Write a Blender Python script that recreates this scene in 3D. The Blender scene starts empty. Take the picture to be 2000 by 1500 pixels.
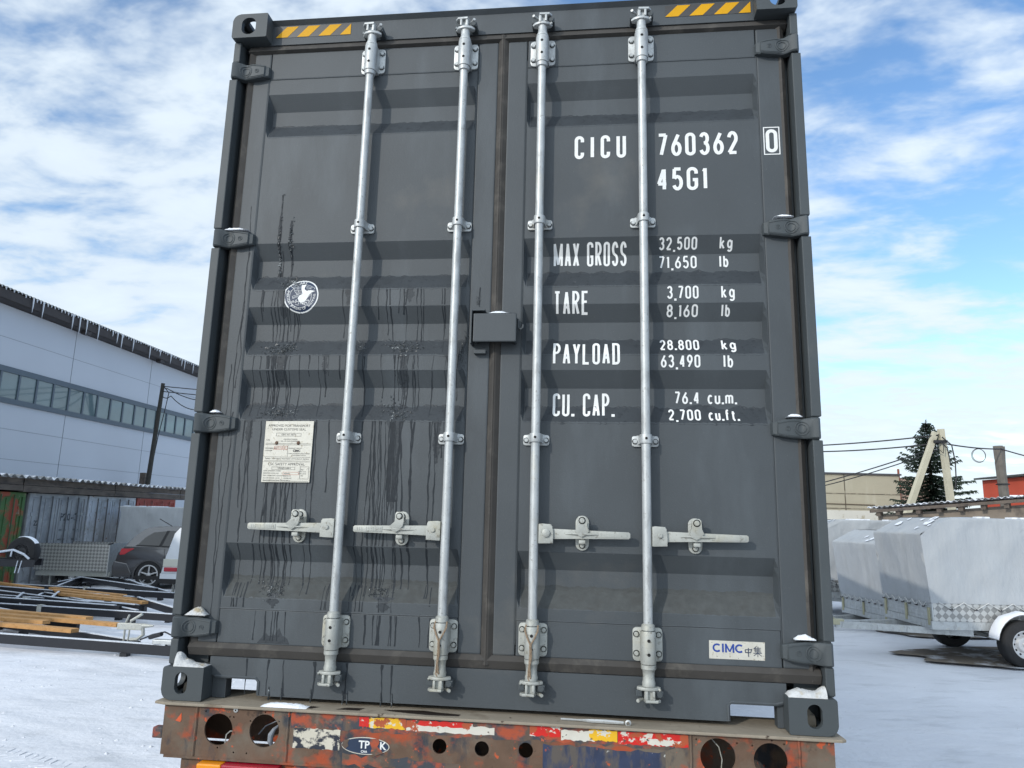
import bpy, bmesh, math, random
from mathutils import Vector, Matrix
from math import sin, cos, pi, radians
random.seed(7)
S = bpy.context.scene
COL = S.collection

# ------------------------------------------------------------------ camera
Z0 = 1.2                                   # underside of the container above the yard
cam = bpy.data.cameras.new("camera"); camo = bpy.data.objects.new("camera", cam); COL.objects.link(camo)
YAW, PITCH, ROLL = 0.1143252623, 0.1859672633, 0.0239832234
_f = Vector((-sin(YAW)*cos(PITCH), cos(YAW)*cos(PITCH), sin(PITCH)))
_r = Vector((cos(YAW), sin(YAW), 0)); _u = _r.cross(_f)
_rt = cos(ROLL)*_r + sin(ROLL)*_u; _up = -sin(ROLL)*_r + cos(ROLL)*_u
mw = Matrix((_rt, _up, -_f)).transposed().to_4x4(); mw.translation = Vector((1.60724, -2.67516, 0.70055+Z0))
camo.matrix_world = mw
cam.sensor_width = 36; cam.lens = 1387.236/2000*36; cam.clip_start = .05; cam.clip_end = 3000
S.camera = camo

# ------------------------------------------------------------------ sky, sun, exposure
SUN_EL, SUN_AZ = radians(25), radians(36)          # azimuth to the left of the door's outward normal
sd = Vector((-sin(SUN_AZ)*cos(SUN_EL), -cos(SUN_AZ)*cos(SUN_EL), sin(SUN_EL)))
sun = bpy.data.lights.new("sun", 'SUN'); sun.energy = 1.2; sun.angle = radians(.53); sun.color = (1, .94, .85)
suno = bpy.data.objects.new("sun", sun); COL.objects.link(suno)
suno.rotation_euler = sd.to_track_quat('Z', 'Y').to_euler(); suno.location = (-20, -30, 30)
W = bpy.data.worlds.new("World"); S.world = W; W.use_nodes = True
wn, wl = W.node_tree.nodes, W.node_tree.links; wn.clear()
def wnode(t, **k):
    n = wn.new(t)
    for a, b in k.items(): setattr(n, a, b)
    return n
def wmath(op, a, b=None, c=None):
    n = wnode('ShaderNodeMath', operation=op)
    for i, v in enumerate((a, b, c)):
        if v is None: continue
        if isinstance(v, (int, float)): n.inputs[i].default_value = v
        else: wl.new(v, n.inputs[i])
    return n.outputs[0]
sky = wnode('ShaderNodeTexSky', sky_type='NISHITA', sun_disc=False, sun_elevation=SUN_EL, sun_rotation=math.atan2(sd.x, sd.y))
sky.air_density = 1.0; sky.dust_density = .4; sky.ozone_density = 2.0
hs = wnode('ShaderNodeHueSaturation'); hs.inputs['Saturation'].default_value = 1.12; wl.new(sky.outputs[0], hs.inputs['Color'])
bg1 = wnode('ShaderNodeBackground'); wl.new(hs.outputs[0], bg1.inputs[0]); bg1.inputs[1].default_value = .15
tc = wnode('ShaderNodeTexCoord'); sep = wnode('ShaderNodeSeparateXYZ'); wl.new(tc.outputs['Generated'], sep.inputs[0])
den = wmath('ADD', wmath('MAXIMUM', sep.outputs[2], 0.0), .16)
px, py = wmath('DIVIDE', sep.outputs[0], den), wmath('DIVIDE', sep.outputs[1], den)
cmb = wnode('ShaderNodeCombineXYZ'); wl.new(px, cmb.inputs[0]); wl.new(py, cmb.inputs[1])
mp = wnode('ShaderNodeMapping'); wl.new(cmb.outputs[0], mp.inputs[0]); mp.inputs['Rotation'].default_value = (0, 0, .6); mp.inputs['Scale'].default_value = (1, 1.5, 1); mp.inputs['Location'].default_value = (3.1, 1.7, 0)
def wnoise(scale, detail, rough, dist=0, src=None):
    n = wnode('ShaderNodeTexNoise'); n.inputs['Scale'].default_value = scale; n.inputs['Detail'].default_value = detail
    n.inputs['Roughness'].default_value = rough; n.inputs['Distortion'].default_value = dist
    wl.new(src or mp.outputs[0], n.inputs['Vector']); return n.outputs[0]
big = wnoise(.8, 3, .5, .3); mid = wnoise(3.6, 5, .55, .25); fine = wnoise(11, 4, .6, .3)
cl = wmath('ADD', wmath('ADD', wmath('MULTIPLY', big, .40), wmath('MULTIPLY', mid, .60)), wmath('MULTIPLY', fine, .12))
# fewer clouds high to the right, more low and to the left
bias = wmath('ADD', wmath('ADD', wmath('MULTIPLY', wmath('MAXIMUM', wmath('SUBTRACT', .20, sep.outputs[2]), 0.0), .45), wmath('ADD', wmath('MULTIPLY', wmath('MAXIMUM', wmath('MULTIPLY', sep.outputs[1], -1.0), 0.0), .12), wmath('MULTIPLY', wmath('MAXIMUM', wmath('SUBTRACT', sep.outputs[2], .64), 0.0), 1.6))), wmath('ADD', wmath('MULTIPLY', sep.outputs[0], -.09), wmath('MULTIPLY', wmath('SUBTRACT', sep.outputs[2], .25), -.28)))  # extra cloud added out of view, behind and overhead, to brighten the shade
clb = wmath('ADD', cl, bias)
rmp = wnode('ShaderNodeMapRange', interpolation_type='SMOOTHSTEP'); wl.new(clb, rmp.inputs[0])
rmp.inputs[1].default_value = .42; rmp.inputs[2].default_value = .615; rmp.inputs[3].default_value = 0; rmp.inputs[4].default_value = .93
cc = wnode('ShaderNodeMapRange'); wl.new(wmath('ADD', wmath('MULTIPLY', mid, .6), wmath('MULTIPLY', big, .4)), cc.inputs[0]); cc.inputs[1].default_value = .35; cc.inputs[2].default_value = .7; cc.inputs[3].default_value = .60; cc.inputs[4].default_value = .74
bg2 = wnode('ShaderNodeBackground'); bg2.inputs[0].default_value = (.80, .905, 1.0, 1); 
dt = wnode('ShaderNodeVectorMath', operation='DOT_PRODUCT'); wl.new(tc.outputs['Generated'], dt.inputs[0]); dt.inputs[1].default_value = sd
glow = wmath('MULTIPLY', wmath('POWER', wmath('MAXIMUM', dt.outputs['Value'], 0.0), 5.0), 1.3)       # clouds round the sun are brighter
wl.new(wmath('MULTIPLY', cc.outputs[0], wmath('ADD', glow, 1.0)), bg2.inputs[1])
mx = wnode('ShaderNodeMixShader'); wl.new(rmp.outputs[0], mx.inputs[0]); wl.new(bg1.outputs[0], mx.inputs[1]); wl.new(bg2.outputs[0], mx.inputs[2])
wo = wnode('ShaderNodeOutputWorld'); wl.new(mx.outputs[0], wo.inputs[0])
S.view_settings.view_transform = 'Standard'; S.view_settings.look = 'None'; S.view_settings.gamma = 1
S.view_settings.exposure = .62
S.cycles.max_bounces = 6

# ------------------------------------------------------------------ materials
def mat(name, base, rough=.6, metal=0., spec=.5, var=None, blobs=(), bump=None, bump2=None, coat=0., stretch=(1, 1, 1), sss=0.):
    """var=(scale, amount) value variation; blobs=[(colour, scale, lo, hi, detail, stretch, rough)] patches of another colour"""
    m = bpy.data.materials.new(name); m.use_nodes = True
    n, l = m.node_tree.nodes, m.node_tree.links
    p = n['Principled BSDF']; p.inputs['Roughness'].default_value = rough; p.inputs['Metallic'].default_value = metal
    p.inputs['Specular IOR Level'].default_value = spec; p.inputs['Coat Weight'].default_value = coat
    p.inputs['Base Color'].default_value = (*base, 1)
    t = n.new('ShaderNodeTexCoord')
    def noise(scale, detail=4, st=(1, 1, 1), rgh=.55):
        mpn = n.new('ShaderNodeMapping'); l.new(t.outputs['Object'], mpn.inputs[0]); mpn.inputs['Scale'].default_value = st
        x = n.new('ShaderNodeTexNoise'); x.inputs['Scale'].default_value = scale; x.inputs['Detail'].default_value = detail; x.inputs['Roughness'].default_value = rgh
        l.new(mpn.outputs[0], x.inputs['Vector']); return x.outputs[0]
    colsock = None
    if var:
        r = n.new('ShaderNodeMapRange'); l.new(noise(var[0], 6, stretch), r.inputs[0]); r.inputs[1].default_value = .25; r.inputs[2].default_value = .75
        r.inputs[3].default_value = 1-var[1]; r.inputs[4].default_value = 1+var[1]
        h = n.new('ShaderNodeHueSaturation'); h.inputs['Color'].default_value = (*base, 1); l.new(r.outputs[0], h.inputs['Value']); colsock = h.outputs[0]
    rsock = None
    for b in blobs:
        c, sc, lo, hi = b[:4]; det = b[4] if len(b) > 4 else 5; st = b[5] if len(b) > 5 else (1, 1, 1)
        r = n.new('ShaderNodeMapRange'); l.new(noise(sc, det, st, .62), r.inputs[0]); r.inputs[1].default_value = lo; r.inputs[2].default_value = hi
        x = n.new('ShaderNodeMix'); x.data_type = 'RGBA'; l.new(r.outputs[0], x.inputs[0])
        if colsock: l.new(colsock, x.inputs[6])
        else: x.inputs[6].default_value = (*base, 1)
        x.inputs[7].default_value = (*c, 1); colsock = x.outputs[2]
        if len(b) > 6:
            y = n.new('ShaderNodeMix'); l.new(r.outputs[0], y.inputs[0]); y.inputs[2].default_value = rough
            if rsock: l.new(rsock, y.inputs[2])
            y.inputs[3].default_value = b[6]; rsock = y.outputs[0]
    if colsock: l.new(colsock, p.inputs['Base Color'])
    if rsock: l.new(rsock, p.inputs['Roughness'])
    prev = None
    for bp in (bump, bump2):
        if bp:
            b = n.new('ShaderNodeBump'); b.inputs['Strength'].default_value = bp[1]; b.inputs['Distance'].default_value = bp[2] if len(bp) > 2 else .01
            l.new(noise(bp[0], bp[3] if len(bp) > 3 else 5, bp[4] if len(bp) > 4 else (1, 1, 1)), b.inputs['Height'])
            if prev: l.new(prev, b.inputs['Normal'])
            prev = b.outputs[0]
    if prev: l.new(prev, p.inputs['Normal'])
    if sss:
        p.inputs['Subsurface Weight'].default_value = sss; p.inputs['Subsurface Radius'].default_value = (.02, .02, .025)
    return m

dust = (.16, .15, .13)
PAINT = mat('grey_paint', (.056, .066, .074), .60, spec=.55, var=(2.2, .13), blobs=[((.085, .10, .112), 2.6, .52, .78, 8, (1.6, 1, .45)), ((.15, .155, .15), 260, .70, .76, 2), (dust, 1.3, .62, .95, 6)], bump=(170, .22, .0025, 3), bump2=(3.2, .12, .012))
PAINT_LOW = PAINT
POST = mat('grey_frame_paint', (.058, .069, .075), .60, var=(4, .10), blobs=[((.16, .165, .15), 200, .70, .77, 2), (dust, 2, .62, .95, 6)], bump=(380, .10, .002, 2), bump2=(7, .08, .01))
RUBBER = mat('door_rubber', (.062, .058, .054), .7, spec=.3, var=(9, .16), blobs=[((.13, .12, .105), 12, .52, .80, 6, (1, 1, 1))], bump=(60, .2, .003))
ZINC = mat('galvanised_steel', (.50, .52, .52), .48, .35, var=(14, .16), blobs=[((.36, .37, .37), 30, .54, .66, 6, (1, 1, .3)), ((.30, .30, .28), 90, .60, .72, 4), ((.50, .47, .38), 6, .60, .85, 5)], bump=(150, .12, .002))
ZINC_D = mat('dirty_galvanised_steel', (.42, .43, .40), .55, .3, var=(22, .14), blobs=[((.22, .21, .18), 60, .58, .70, 5), ((.42, .38, .26), 8, .55, .85, 5)], bump=(120, .2, .002))
BLACK = mat('black_hole', (.008, .008, .008), .8)
WHITE = mat('white_lettering', (.80, .81, .80), .55, var=(60, .05), blobs=[((.42, .41, .38), 130, .66, .74, 3)])
WET = mat('wet_streak', (.023, .028, .034), .6, spec=.25, var=(40, .2))
WETF = mat('wet_film', (.036, .043, .050), .55, spec=.35, var=(10, .18), blobs=[((.024, .029, .035), 40, .55, .66, 4, (1, 1, 1.6)), ((.075, .085, .09), 60, .66, .76, 4)], bump=(70, .35, .003, 4, (1, 1, 2)))
DUSTF = mat('dust_film', (.080, .086, .086), .85, spec=.2, var=(30, .18), blobs=[((.07, .072, .07), 16, .50, .72, 6, (1, 1, 2))], bump=(160, .2, .002))
ICE = mat('ice_crust', (.085, .098, .108), .38, spec=.45, var=(60, .4), blobs=[((.03, .036, .04), 60, .42, .52, 3), ((.34, .37, .38), 34, .58, .66, 3)])
SNOW = mat('snow', (.86, .89, .94), .75, spec=.3, var=(2.5, .05), bump=(30, .35, .02, 6), bump2=(160, .25, .004), sss=.0)
SNOWD = mat('dirty_snow', (.62, .63, .63), .85, spec=.2, var=(25, .12), blobs=[((.42, .36, .25), 26, .54, .70, 6), ((.12, .10, .07), 110, .68, .74, 3)], bump=(120, .9, .006, 6), bump2=(400, .5, .002))
YELLOW = mat('reflective_yellow', (.66, .34, .004), .55, spec=.25, var=(8, .06), blobs=[((.60, .24, .006), 14, .62, .85, 4)])
BLKTAPE = mat('reflective_black', (.055, .052, .050), .4, var=(20, .1))
NAVY = mat('navy_print', (.018, .035, .075), .5, var=(30, .1))
BLUE = mat('blue_print', (.02, .06, .30), .5)
PLATE = mat('aluminium_plate', (.62, .60, .53), .5, .15, var=(40, .08), blobs=[((.32, .27, .18), 70, .60, .70, 4), ((.20, .19, .17), 160, .66, .72, 2), ((.40, .36, .28), 5, .6, .9, 5, (3, 1, .4))])
INK = mat('engraved_ink', (.05, .05, .05), .7)
INKR = mat('red_ink', (.5, .12, .06), .7)
ROPE = mat('hemp_string', (.30, .22, .15), .9, var=(90, .3), bump=(200, .6, .003))
CHASSIS = mat('rusty_chassis', (.135, .085, .058), .8, spec=.3, var=(9, .25),
              blobs=[((.16, .13, .10), 3.0, .48, .62, 6), ((.045, .05, .06), 4.5, .55, .63, 8, (1.6, 1, .7)), ((.36, .075, .032), 6.5, .53, .64, 10, (1, 1, 1.2)), ((.50, .10, .04), 22, .63, .66, 6), ((.035, .025, .02), 14, .62, .72, 6)], bump=(26, .5, .006, 8), bump2=(140, .3, .002))
CHASSISR = mat('red_painted_chassis', (.115, .082, .062), .75, var=(14, .25), blobs=[((.05, .056, .068), 7, .47, .56, 9, (1.5, 1, .5)), ((.38, .075, .032), 11, .49, .60, 10, (1, 1, 1.3)), ((.17, .13, .10), 16, .58, .68, 8), ((.50, .12, .05), 40, .62, .66, 6)], bump=(30, .5, .006, 8))
FLANGE = mat('dusty_steel_flange', (.30, .26, .205), .9, spec=.2, var=(6, .15), blobs=[((.17, .135, .10), 7, .56, .72, 7), ((.07, .05, .038), 24, .64, .71, 6)], bump=(40, .5, .005, 7))
def tape(name, c): return mat(name, c, .4, var=(20, .08), blobs=[((.66, .64, .56), 24, .55, .575, 8, (1, 1, 1.5)), ((.42, .09, .035), 17, .565, .59, 9), ((.10, .08, .065), 40, .63, .66, 6)])
TRED, TYEL, TWHT = tape('red_tape', (.62, .02, .015)), tape('yellow_tape', (.80, .46, .02)), tape('white_tape', (.66, .63, .55))
LAMPR = mat('red_lens', (.38, .012, .03), .2, coat=.3, var=(20, .1), bump=(60, .1)); LAMPA = mat('amber_lens', (.85, .30, .01), .2, coat=.3, var=(20, .1))
TYRE = mat('tyre_rubber', (.020, .020, .021), .85, var=(20, .25), bump=(60, .3)); RIM = mat('silver_rim', (.55, .56, .57), .35, .5)
BLKSTEEL = mat('black_powder_coat', (.012, .013, .017), .45, var=(12, .2)); FROST = mat('frost_on_steel', (.62, .66, .72), .8, var=(40, .2), bump=(120, .4))
WOOD = mat('raw_timber', (.50, .27, .10), .75, var=(6, .2), blobs=[((.33, .16, .05), 20, .55, .7, 5, (.2, 1, 1))], bump=(30, .2, .003, 5, (.1, 1, 1)))
TARP = mat('grey_tarpaulin', (.41, .43, .445), .5, spec=.35, var=(3, .06), blobs=[((.34, .355, .365), 2.2, .55, .8, 7, (1.5, 1.5, .4))], bump=(3.2, .55, .06, 6, (1.6, 1.6, .55)), bump2=(14, .2, .012, 5, (1.6, 1.6, .5)))
CHECKER = None

def brickmat(name, base, line, sx, sz, mortar, rough=.8, var=.1):
    m = mat(name, base, rough, var=(2, var)); n, l = m.node_tree.nodes, m.node_tree.links
    return m
def checker(name):
    m = mat(name, (.50, .51, .50), .42, .6, var=(8, .12)); n, l = m.node_tree.nodes, m.node_tree.links
    t = n.new('ShaderNodeTexCoord'); mp_ = n.new('ShaderNodeMapping'); l.new(t.outputs['Object'], mp_.inputs[0]); mp_.inputs['Rotation'].default_value = (0, radians(45), 0)
    mp_.inputs['Scale'].default_value = (1, .001, 1)
    c = n.new('ShaderNodeTexChecker'); c.inputs['Scale'].default_value = 15; l.new(mp_.outputs[0], c.inputs[0])
    w1 = n.new('ShaderNodeTexWave'); w1.inputs['Scale'].default_value = 14; l.new(mp_.outputs[0], w1.inputs[0])
    b = n.new('ShaderNodeBump'); b.inputs['Strength'].default_value = 1; b.inputs['Distance'].default_value = .012
    mul = n.new('ShaderNodeMath'); mul.operation = 'MULTIPLY'; l.new(c.outputs['Fac'], mul.inputs[0]); mul.inputs[1].default_value = 1
    l.new(mul.outputs[0], b.inputs['Height']); l.new(b.outputs[0], n['Principled BSDF'].inputs['Normal'])
    x = n.new('ShaderNodeMix'); x.data_type = 'RGBA'; l.new(c.outputs['Fac'], x.inputs[0]); x.inputs[6].default_value = (.30, .30, .29, 1); x.inputs[7].default_value = (.56, .56, .54, 1)
    l.new(x.outputs[2], n['Principled BSDF'].inputs['Base Color']); return m
CHECKER = checker('checker_plate')

# ------------------------------------------------------------------ mesh helpers
class MB:
    def __init__(s): s.bm = bmesh.new()
    def faces(s, pts, fs):
        v = [s.bm.verts.new(p) for p in pts]
        for f in fs:
            try: s.bm.faces.new([v[i] for i in f])
            except ValueError: pass
        return s
    def box(s, x0, x1, y0, y1, z0, z1, bev=0., seg=2, M=None):
        m = Matrix.Translation(((x0+x1)/2, (y0+y1)/2, (z0+z1)/2)) @ Matrix.Diagonal((abs(x1-x0), abs(y1-y0), abs(z1-z0), 1))
        if M is not None: m = M @ m
        g = bmesh.ops.create_cube(s.bm, size=1, matrix=m)
        if bev > 0:
            ed = list({e for v in g['verts'] for e in v.link_edges})
            bmesh.ops.bevel(s.bm, geom=ed, offset=bev, segments=seg, affect='EDGES', profile=.6)
        return s
    def prism(s, poly, ax, d0, d1, bev=0.):
        def P(a, b, d): return {'y': (a, d, b), 'z': (a, b, d), 'x': (d, a, b)}[ax]
        n = len(poly); a = [s.bm.verts.new(P(p[0], p[1], d0)) for p in poly]; b = [s.bm.verts.new(P(p[0], p[1], d1)) for p in poly]
        fs = [s.bm.faces.new(a), s.bm.faces.new(b[::-1])]
        for i in range(n): fs.append(s.bm.faces.new((a[i], b[i], b[(i+1) % n], a[(i+1) % n])))
        if bev > 0:
            ed = [e for e in fs[0].edges] + [e for e in fs[1].edges]
            bmesh.ops.bevel(s.bm, geom=ed, offset=bev, segments=2, affect='EDGES', profile=.6)
        return s
    def plate(s, outer, holes, ax, d0, d1):
        """flat plate with holes: outline loops filled, then given thickness"""
        def P(a, b, d): return {'y': (a, d, b), 'z': (a, b, d), 'x': (d, a, b)}[ax]
        t = bmesh.new(); es = []
        for lp in [outer] + holes:
            v = [t.verts.new(P(p[0], p[1], d0)) for p in lp]
            es += [t.edges.new((v[i], v[(i+1) % len(v)])) for i in range(len(v))]
        bmesh.ops.triangle_fill(t, use_beauty=True, use_dissolve=False, edges=es)
        r = bmesh.ops.extrude_face_region(t, geom=list(t.faces))
        off = Vector(P(0, 0, d1)) - Vector(P(0, 0, d0))
        bmesh.ops.translate(t, verts=[g for g in r['geom'] if isinstance(g, bmesh.types.BMVert)], vec=off)
        me = bpy.data.meshes.new('tmp'); t.to_mesh(me); t.free(); s.bm.from_mesh(me); bpy.data.meshes.remove(me); return s
    def tube(s, pts, r, seg=8, cap=True, closed=False):
        pts = [Vector(p) for p in pts]; n = len(pts); rings = []
        rs = r if isinstance(r, (list, tuple)) else [r]*n
        nrm = None
        for i, p in enumerate(pts):
            a = pts[i-1] if (i > 0 or closed) else p; b = pts[(i+1) % n] if (i < n-1 or closed) else p
            d = (b-a).normalized() if (b-a).length > 1e-9 else Vector((0, 0, 1))
            if nrm is None: nrm = d.orthogonal().normalized()
            nrm = (nrm - d*nrm.dot(d)); nrm = nrm.normalized() if nrm.length > 1e-6 else d.orthogonal().normalized()
            bi = d.cross(nrm)
            rings.append([s.bm.verts.new(p + rs[i]*(cos(2*pi*k/seg)*nrm + sin(2*pi*k/seg)*bi)) for k in range(seg)])
        m = n if closed else n-1
        for i in range(m):
            A, B = rings[i], rings[(i+1) % n]
            for k in range(seg): s.bm.faces.new((A[k], A[(k+1) % seg], B[(k+1) % seg], B[k]))
        if cap and not closed:
            s.bm.faces.new(rings[0][::-1]); s.bm.faces.new(rings[-1])
        return s
    def lathe(s, prof, c, axis='z', seg=24, a0=0., a1=2*pi):
        """prof: (radius, height) list about axis through c"""
        full = abs(a1-a0-2*pi) < 1e-6; n = seg if full else seg+1; R = []
        for k in range(n):
            a = a0 + (a1-a0)*k/seg; row = []
            for (r, h) in prof:
                u, w = r*cos(a), r*sin(a)
                q = {'z': (u, w, h), 'y': (u, h, w), 'x': (h, u, w)}[axis]
                row.append(s.bm.verts.new((c[0]+q[0], c[1]+q[1], c[2]+q[2])))
            R.append(row)
        for k in range(seg):
            A, B = R[k], R[(k+1) % n]
            for j in range(len(prof)-1):
                try: s.bm.faces.new((A[j], B[j], B[j+1], A[j+1]))
                except ValueError: pass
        return s
    def cyl(s, c, r, h0, h1, axis='y', seg=20, bev=0.):
        pr = [(0.0001, h0), (r-bev, h0), (r, h0+bev), (r, h1-bev), (r-bev, h1), (0.0001, h1)] if bev else [(0.0001, h0), (r, h0), (r, h1), (0.0001, h1)]
        return s.lathe(pr, c, axis, seg)
    def build(s, name, m, parent=None, smooth=False, recalc=True):
        bmesh.ops.remove_doubles(s.bm, verts=s.bm.verts, dist=1e-5)
        if recalc: bmesh.ops.recalc_face_normals(s.bm, faces=s.bm.faces)
        me = bpy.data.meshes.new(name); s.bm.to_mesh(me); s.bm.free()
        ms = m if isinstance(m, (list, tuple)) else [m]
        for x in ms: me.materials.append(x)
        if smooth:
            for p in me.polygons: p.use_smooth = True
            try: me.set_sharp_from_angle(angle=radians(38))
            except Exception: pass
        o = bpy.data.objects.new(name, me); COL.objects.link(o)
        if parent: o.parent = parent
        return o
def thing(name, label, cat, loc=(0, 0, 0), rz=0., group=None):
    o = bpy.data.objects.new(name, None); COL.objects.link(o); o.empty_display_size = .2
    o.location = loc; o.rotation_euler = (0, 0, rz); o['label'] = label; o['category'] = cat
    if group: o['group'] = group
    return o
def tag(o, label, cat, group=None):
    o['label'] = label; o['category'] = cat
    if group: o['group'] = group
    return o
def kind(o, k): o['kind'] = k; return o
def dup(root, label=None, loc=None, rz=None):
    r = root.copy(); COL.objects.link(r)
    if label: r['label'] = label
    if loc: r.location = loc
    if rz is not None: r.rotation_euler = (0, 0, rz)
    for ch in list(root.children):
        c = ch.copy(); COL.objects.link(c); c.parent = r
        for g in list(ch.children):
            d = g.copy(); COL.objects.link(d); d.parent = c
    return r
def rrect(cx, cz, w, h, r, n=5):
    p = []
    for (sx, sz, a) in ((1, 1, 0), (-1, 1, 90), (-1, -1, 180), (1, -1, 270)):
        for k in range(n+1):
            t = radians(a + 90*k/n); p.append((cx + sx*(w/2-r) + r*cos(t), cz + sz*(h/2-r) + r*sin(t)))
    return p
def circ(cx, cz, r, n=28, rz=None): return [(cx + r*cos(2*pi*k/n), cz + (rz or r)*sin(2*pi*k/n)) for k in range(n)]
def evalmesh(o):
    bpy.context.view_layer.update()
    dg = bpy.context.evaluated_depsgraph_get(); me = bpy.data.meshes.new_from_object(o.evaluated_get(dg)); return me
def boolcut(o, cutters):
    for c in cutters:
        c.parent = o.parent
        md = o.modifiers.new('b', 'BOOLEAN'); md.operation = 'DIFFERENCE'; md.object = c; md.solver = 'EXACT'
    me = evalmesh(o); old = o.data; o.modifiers.clear(); o.data = me; bpy.data.meshes.remove(old)
    for c in cutters:
        m_ = c.data; bpy.data.objects.remove(c); bpy.data.meshes.remove(m_)
def textmesh(s, size, bold=0., align='CENTER', sx=1., sp=1.):
    c = bpy.data.curves.new('t', 'FONT'); c.body = s; c.size = size; c.align_x = align; c.align_y = 'CENTER'; c.offset = bold; c.resolution_u = 3; c.space_character = sp
    o = bpy.data.objects.new('t', c); COL.objects.link(o); bpy.context.view_layer.update()
    me = evalmesh(o); bpy.data.objects.remove(o); bpy.data.curves.remove(c)
    pts = [(v.co.x*sx, v.co.y) for v in me.vertices]; fs = [tuple(p.vertices) for p in me.polygons]; bpy.data.meshes.remove(me); return pts, fs
def puttext(mb, s, x, z, y, size, bold=0., align='CENTER', sx=1., rot=0., sp=1.):
    p, f = textmesh(s, size, bold, align, sx, sp); c_, s_ = cos(rot), sin(rot)
    mb.faces([(x + a*c_ - b*s_, y, z + a*s_ + b*c_) for a, b in p], f)
def gz(x): return .02*(max(-22, min(24, x))-1.2)        # the yard falls gently to the left

# ------------------------------------------------------------------ the yard
def hills(x, y): return .02*sin(x*.35+1)*cos(y*.28)
def ground_mesh():
    mb = MB(); xs = []; ys = []
    def axis(lo, hi, flo, fhi, step, big):
        a = []; v = lo
        while v < hi:
            a.append(v); v += step if flo <= v <= fhi else big
        a.append(hi); return a
    xs = axis(-400, 400, -24, 24, .4, 16); ys = axis(-120, 700, -8, 36, .4, 16)
    pts = []
    for y in ys:
        for x in xs: pts.append((x, y, gz(x) + (.012*sin(x*1.9+y*.7) + .01*sin(y*2.3-x*.9)) - .012))
    n = len(xs)
    mb.faces(pts, [(j*n+i, j*n+i+1, (j+1)*n+i+1, (j+1)*n+i) for j in range(len(ys)-1) for i in range(n-1)])
    return mb
GROUND = mat('trodden_snow', (.74, .76, .81), .8, spec=.2, var=(.9, .07), blobs=[((.60, .62, .66), 1.6, .54, .72, 8, (1, 2.6, 1)), ((.50, .50, .50), 26, .70, .76, 4)],
             bump=(1.3, .35, .12, 8, (1, 2.0, 1)), bump2=(17, .4, .025, 6))
def ruts(m, ang, scale, strength):
    n, l = m.node_tree.nodes, m.node_tree.links; p = n['Principled BSDF']
    t = n.new('ShaderNodeTexCoord'); mp_ = n.new('ShaderNodeMapping'); l.new(t.outputs['Object'], mp_.inputs[0]); mp_.inputs['Rotation'].default_value = (0, 0, ang)
    w = n.new('ShaderNodeTexWave'); w.inputs['Scale'].default_value = scale; w.inputs['Distortion'].default_value = 3.5; w.inputs['Detail'].default_value = 3; w.inputs['Detail Scale'].default_value = .6; l.new(mp_.outputs[0], w.inputs['Vector'])
    k = n.new('ShaderNodeTexNoise'); k.inputs['Scale'].default_value = .5; l.new(mp_.outputs[0], k.inputs['Vector'])
    r = n.new('ShaderNodeMapRange'); l.new(k.outputs[0], r.inputs[0]); r.inputs[1].default_value = .48; r.inputs[2].default_value = .62
    x = n.new('ShaderNodeMath'); x.operation = 'MULTIPLY'; l.new(w.outputs['Fac'], x.inputs[0]); l.new(r.outputs[0], x.inputs[1])
    b = n.new('ShaderNodeBump'); b.inputs['Strength'].default_value = strength; b.inputs['Distance'].default_value = .05; l.new(x.outputs[0], b.inputs['Height'])
    old = p.inputs['Normal'].links[0].from_socket; l.new(old, b.inputs['Normal']); l.new(b.outputs[0], p.inputs['Normal'])
ruts(GROUND, .5, .55, .30); ruts(GROUND, 1.9, .8, .2)
kind(ground_mesh().build('snow_ground', GROUND, smooth=True), 'structure')
BARE = mat('bare_wet_ground', (.20, .17, .14), .9, var=(3, .2), blobs=[((.66, .68, .72), 3.2, .52, .66, 9)], bump=(20, .5, .02, 7))
def patch(cx, cy, rx, ry, rot, seed):
    rnd = random.Random(seed); n = 40; pts = []
    for k in range(n):
        a = 2*pi*k/n; q = 1 + .10*sin(3*a+seed) + .06*sin(7*a+2*seed) + rnd.uniform(-.03, .03)
        x, y = rx*cos(a)*q, ry*sin(a)*q; X, Y = cx + x*cos(rot) - y*sin(rot), cy + x*sin(rot) + y*cos(rot); pts.append((X, Y, gz(X)+.014))
    return pts
mb = MB()
for a in ((7.95, 8.65, 2.0, .80, .14, 1), (8.4, 11.2, 2.0, .9, .1, 2)):
    p = patch(*a); c = (a[0], a[1], gz(a[0])+.016); mb.faces(p+[c], [(i, (i+1) % 40, 40) for i in range(40)])
kind(mb.build('bare_ground', BARE), 'structure')

# wheel tracks and clods on the snow
CLOD = mat('snow_clod', (.70, .72, .77), .85, spec=.2, var=(8, .1))
rt_ = random.Random(21); mb = MB()
def clod(x, y, r):
    z = gz(x)+.012*sin(x*1.9+y*.7)+.01*sin(y*2.3-x*.9)-.012; a0 = rt_.uniform(0, 6); P = [(x+r*rt_.uniform(.6, 1.1)*cos(a0+k*pi/3), y+r*rt_.uniform(.6, 1.1)*sin(a0+k*pi/3), z-.004) for k in range(6)]+[(x+rt_.uniform(-.3, .3)*r, y+rt_.uniform(-.3, .3)*r, z+r*rt_.uniform(.25, .6))]
    mb.faces(P, [(k, (k+1) % 6, 6) for k in range(6)])
for k in range(700):
    x_, y_ = rt_.uniform(-11, -1.2), rt_.uniform(2.2, 10)
    for q in range(rt_.choice((1, 1, 1, 2, 5))): clod(x_+rt_.gauss(0, .12), y_+rt_.gauss(0, .12), rt_.choice((.008, .012, .018, .03)))
for k in range(150): clod(rt_.uniform(3, 10), rt_.uniform(2.2, 8.2), rt_.choice((.008, .012, .018, .025)))
kind(mb.build('snow_clods', CLOD), 'stuff')
mb = MB()
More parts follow.
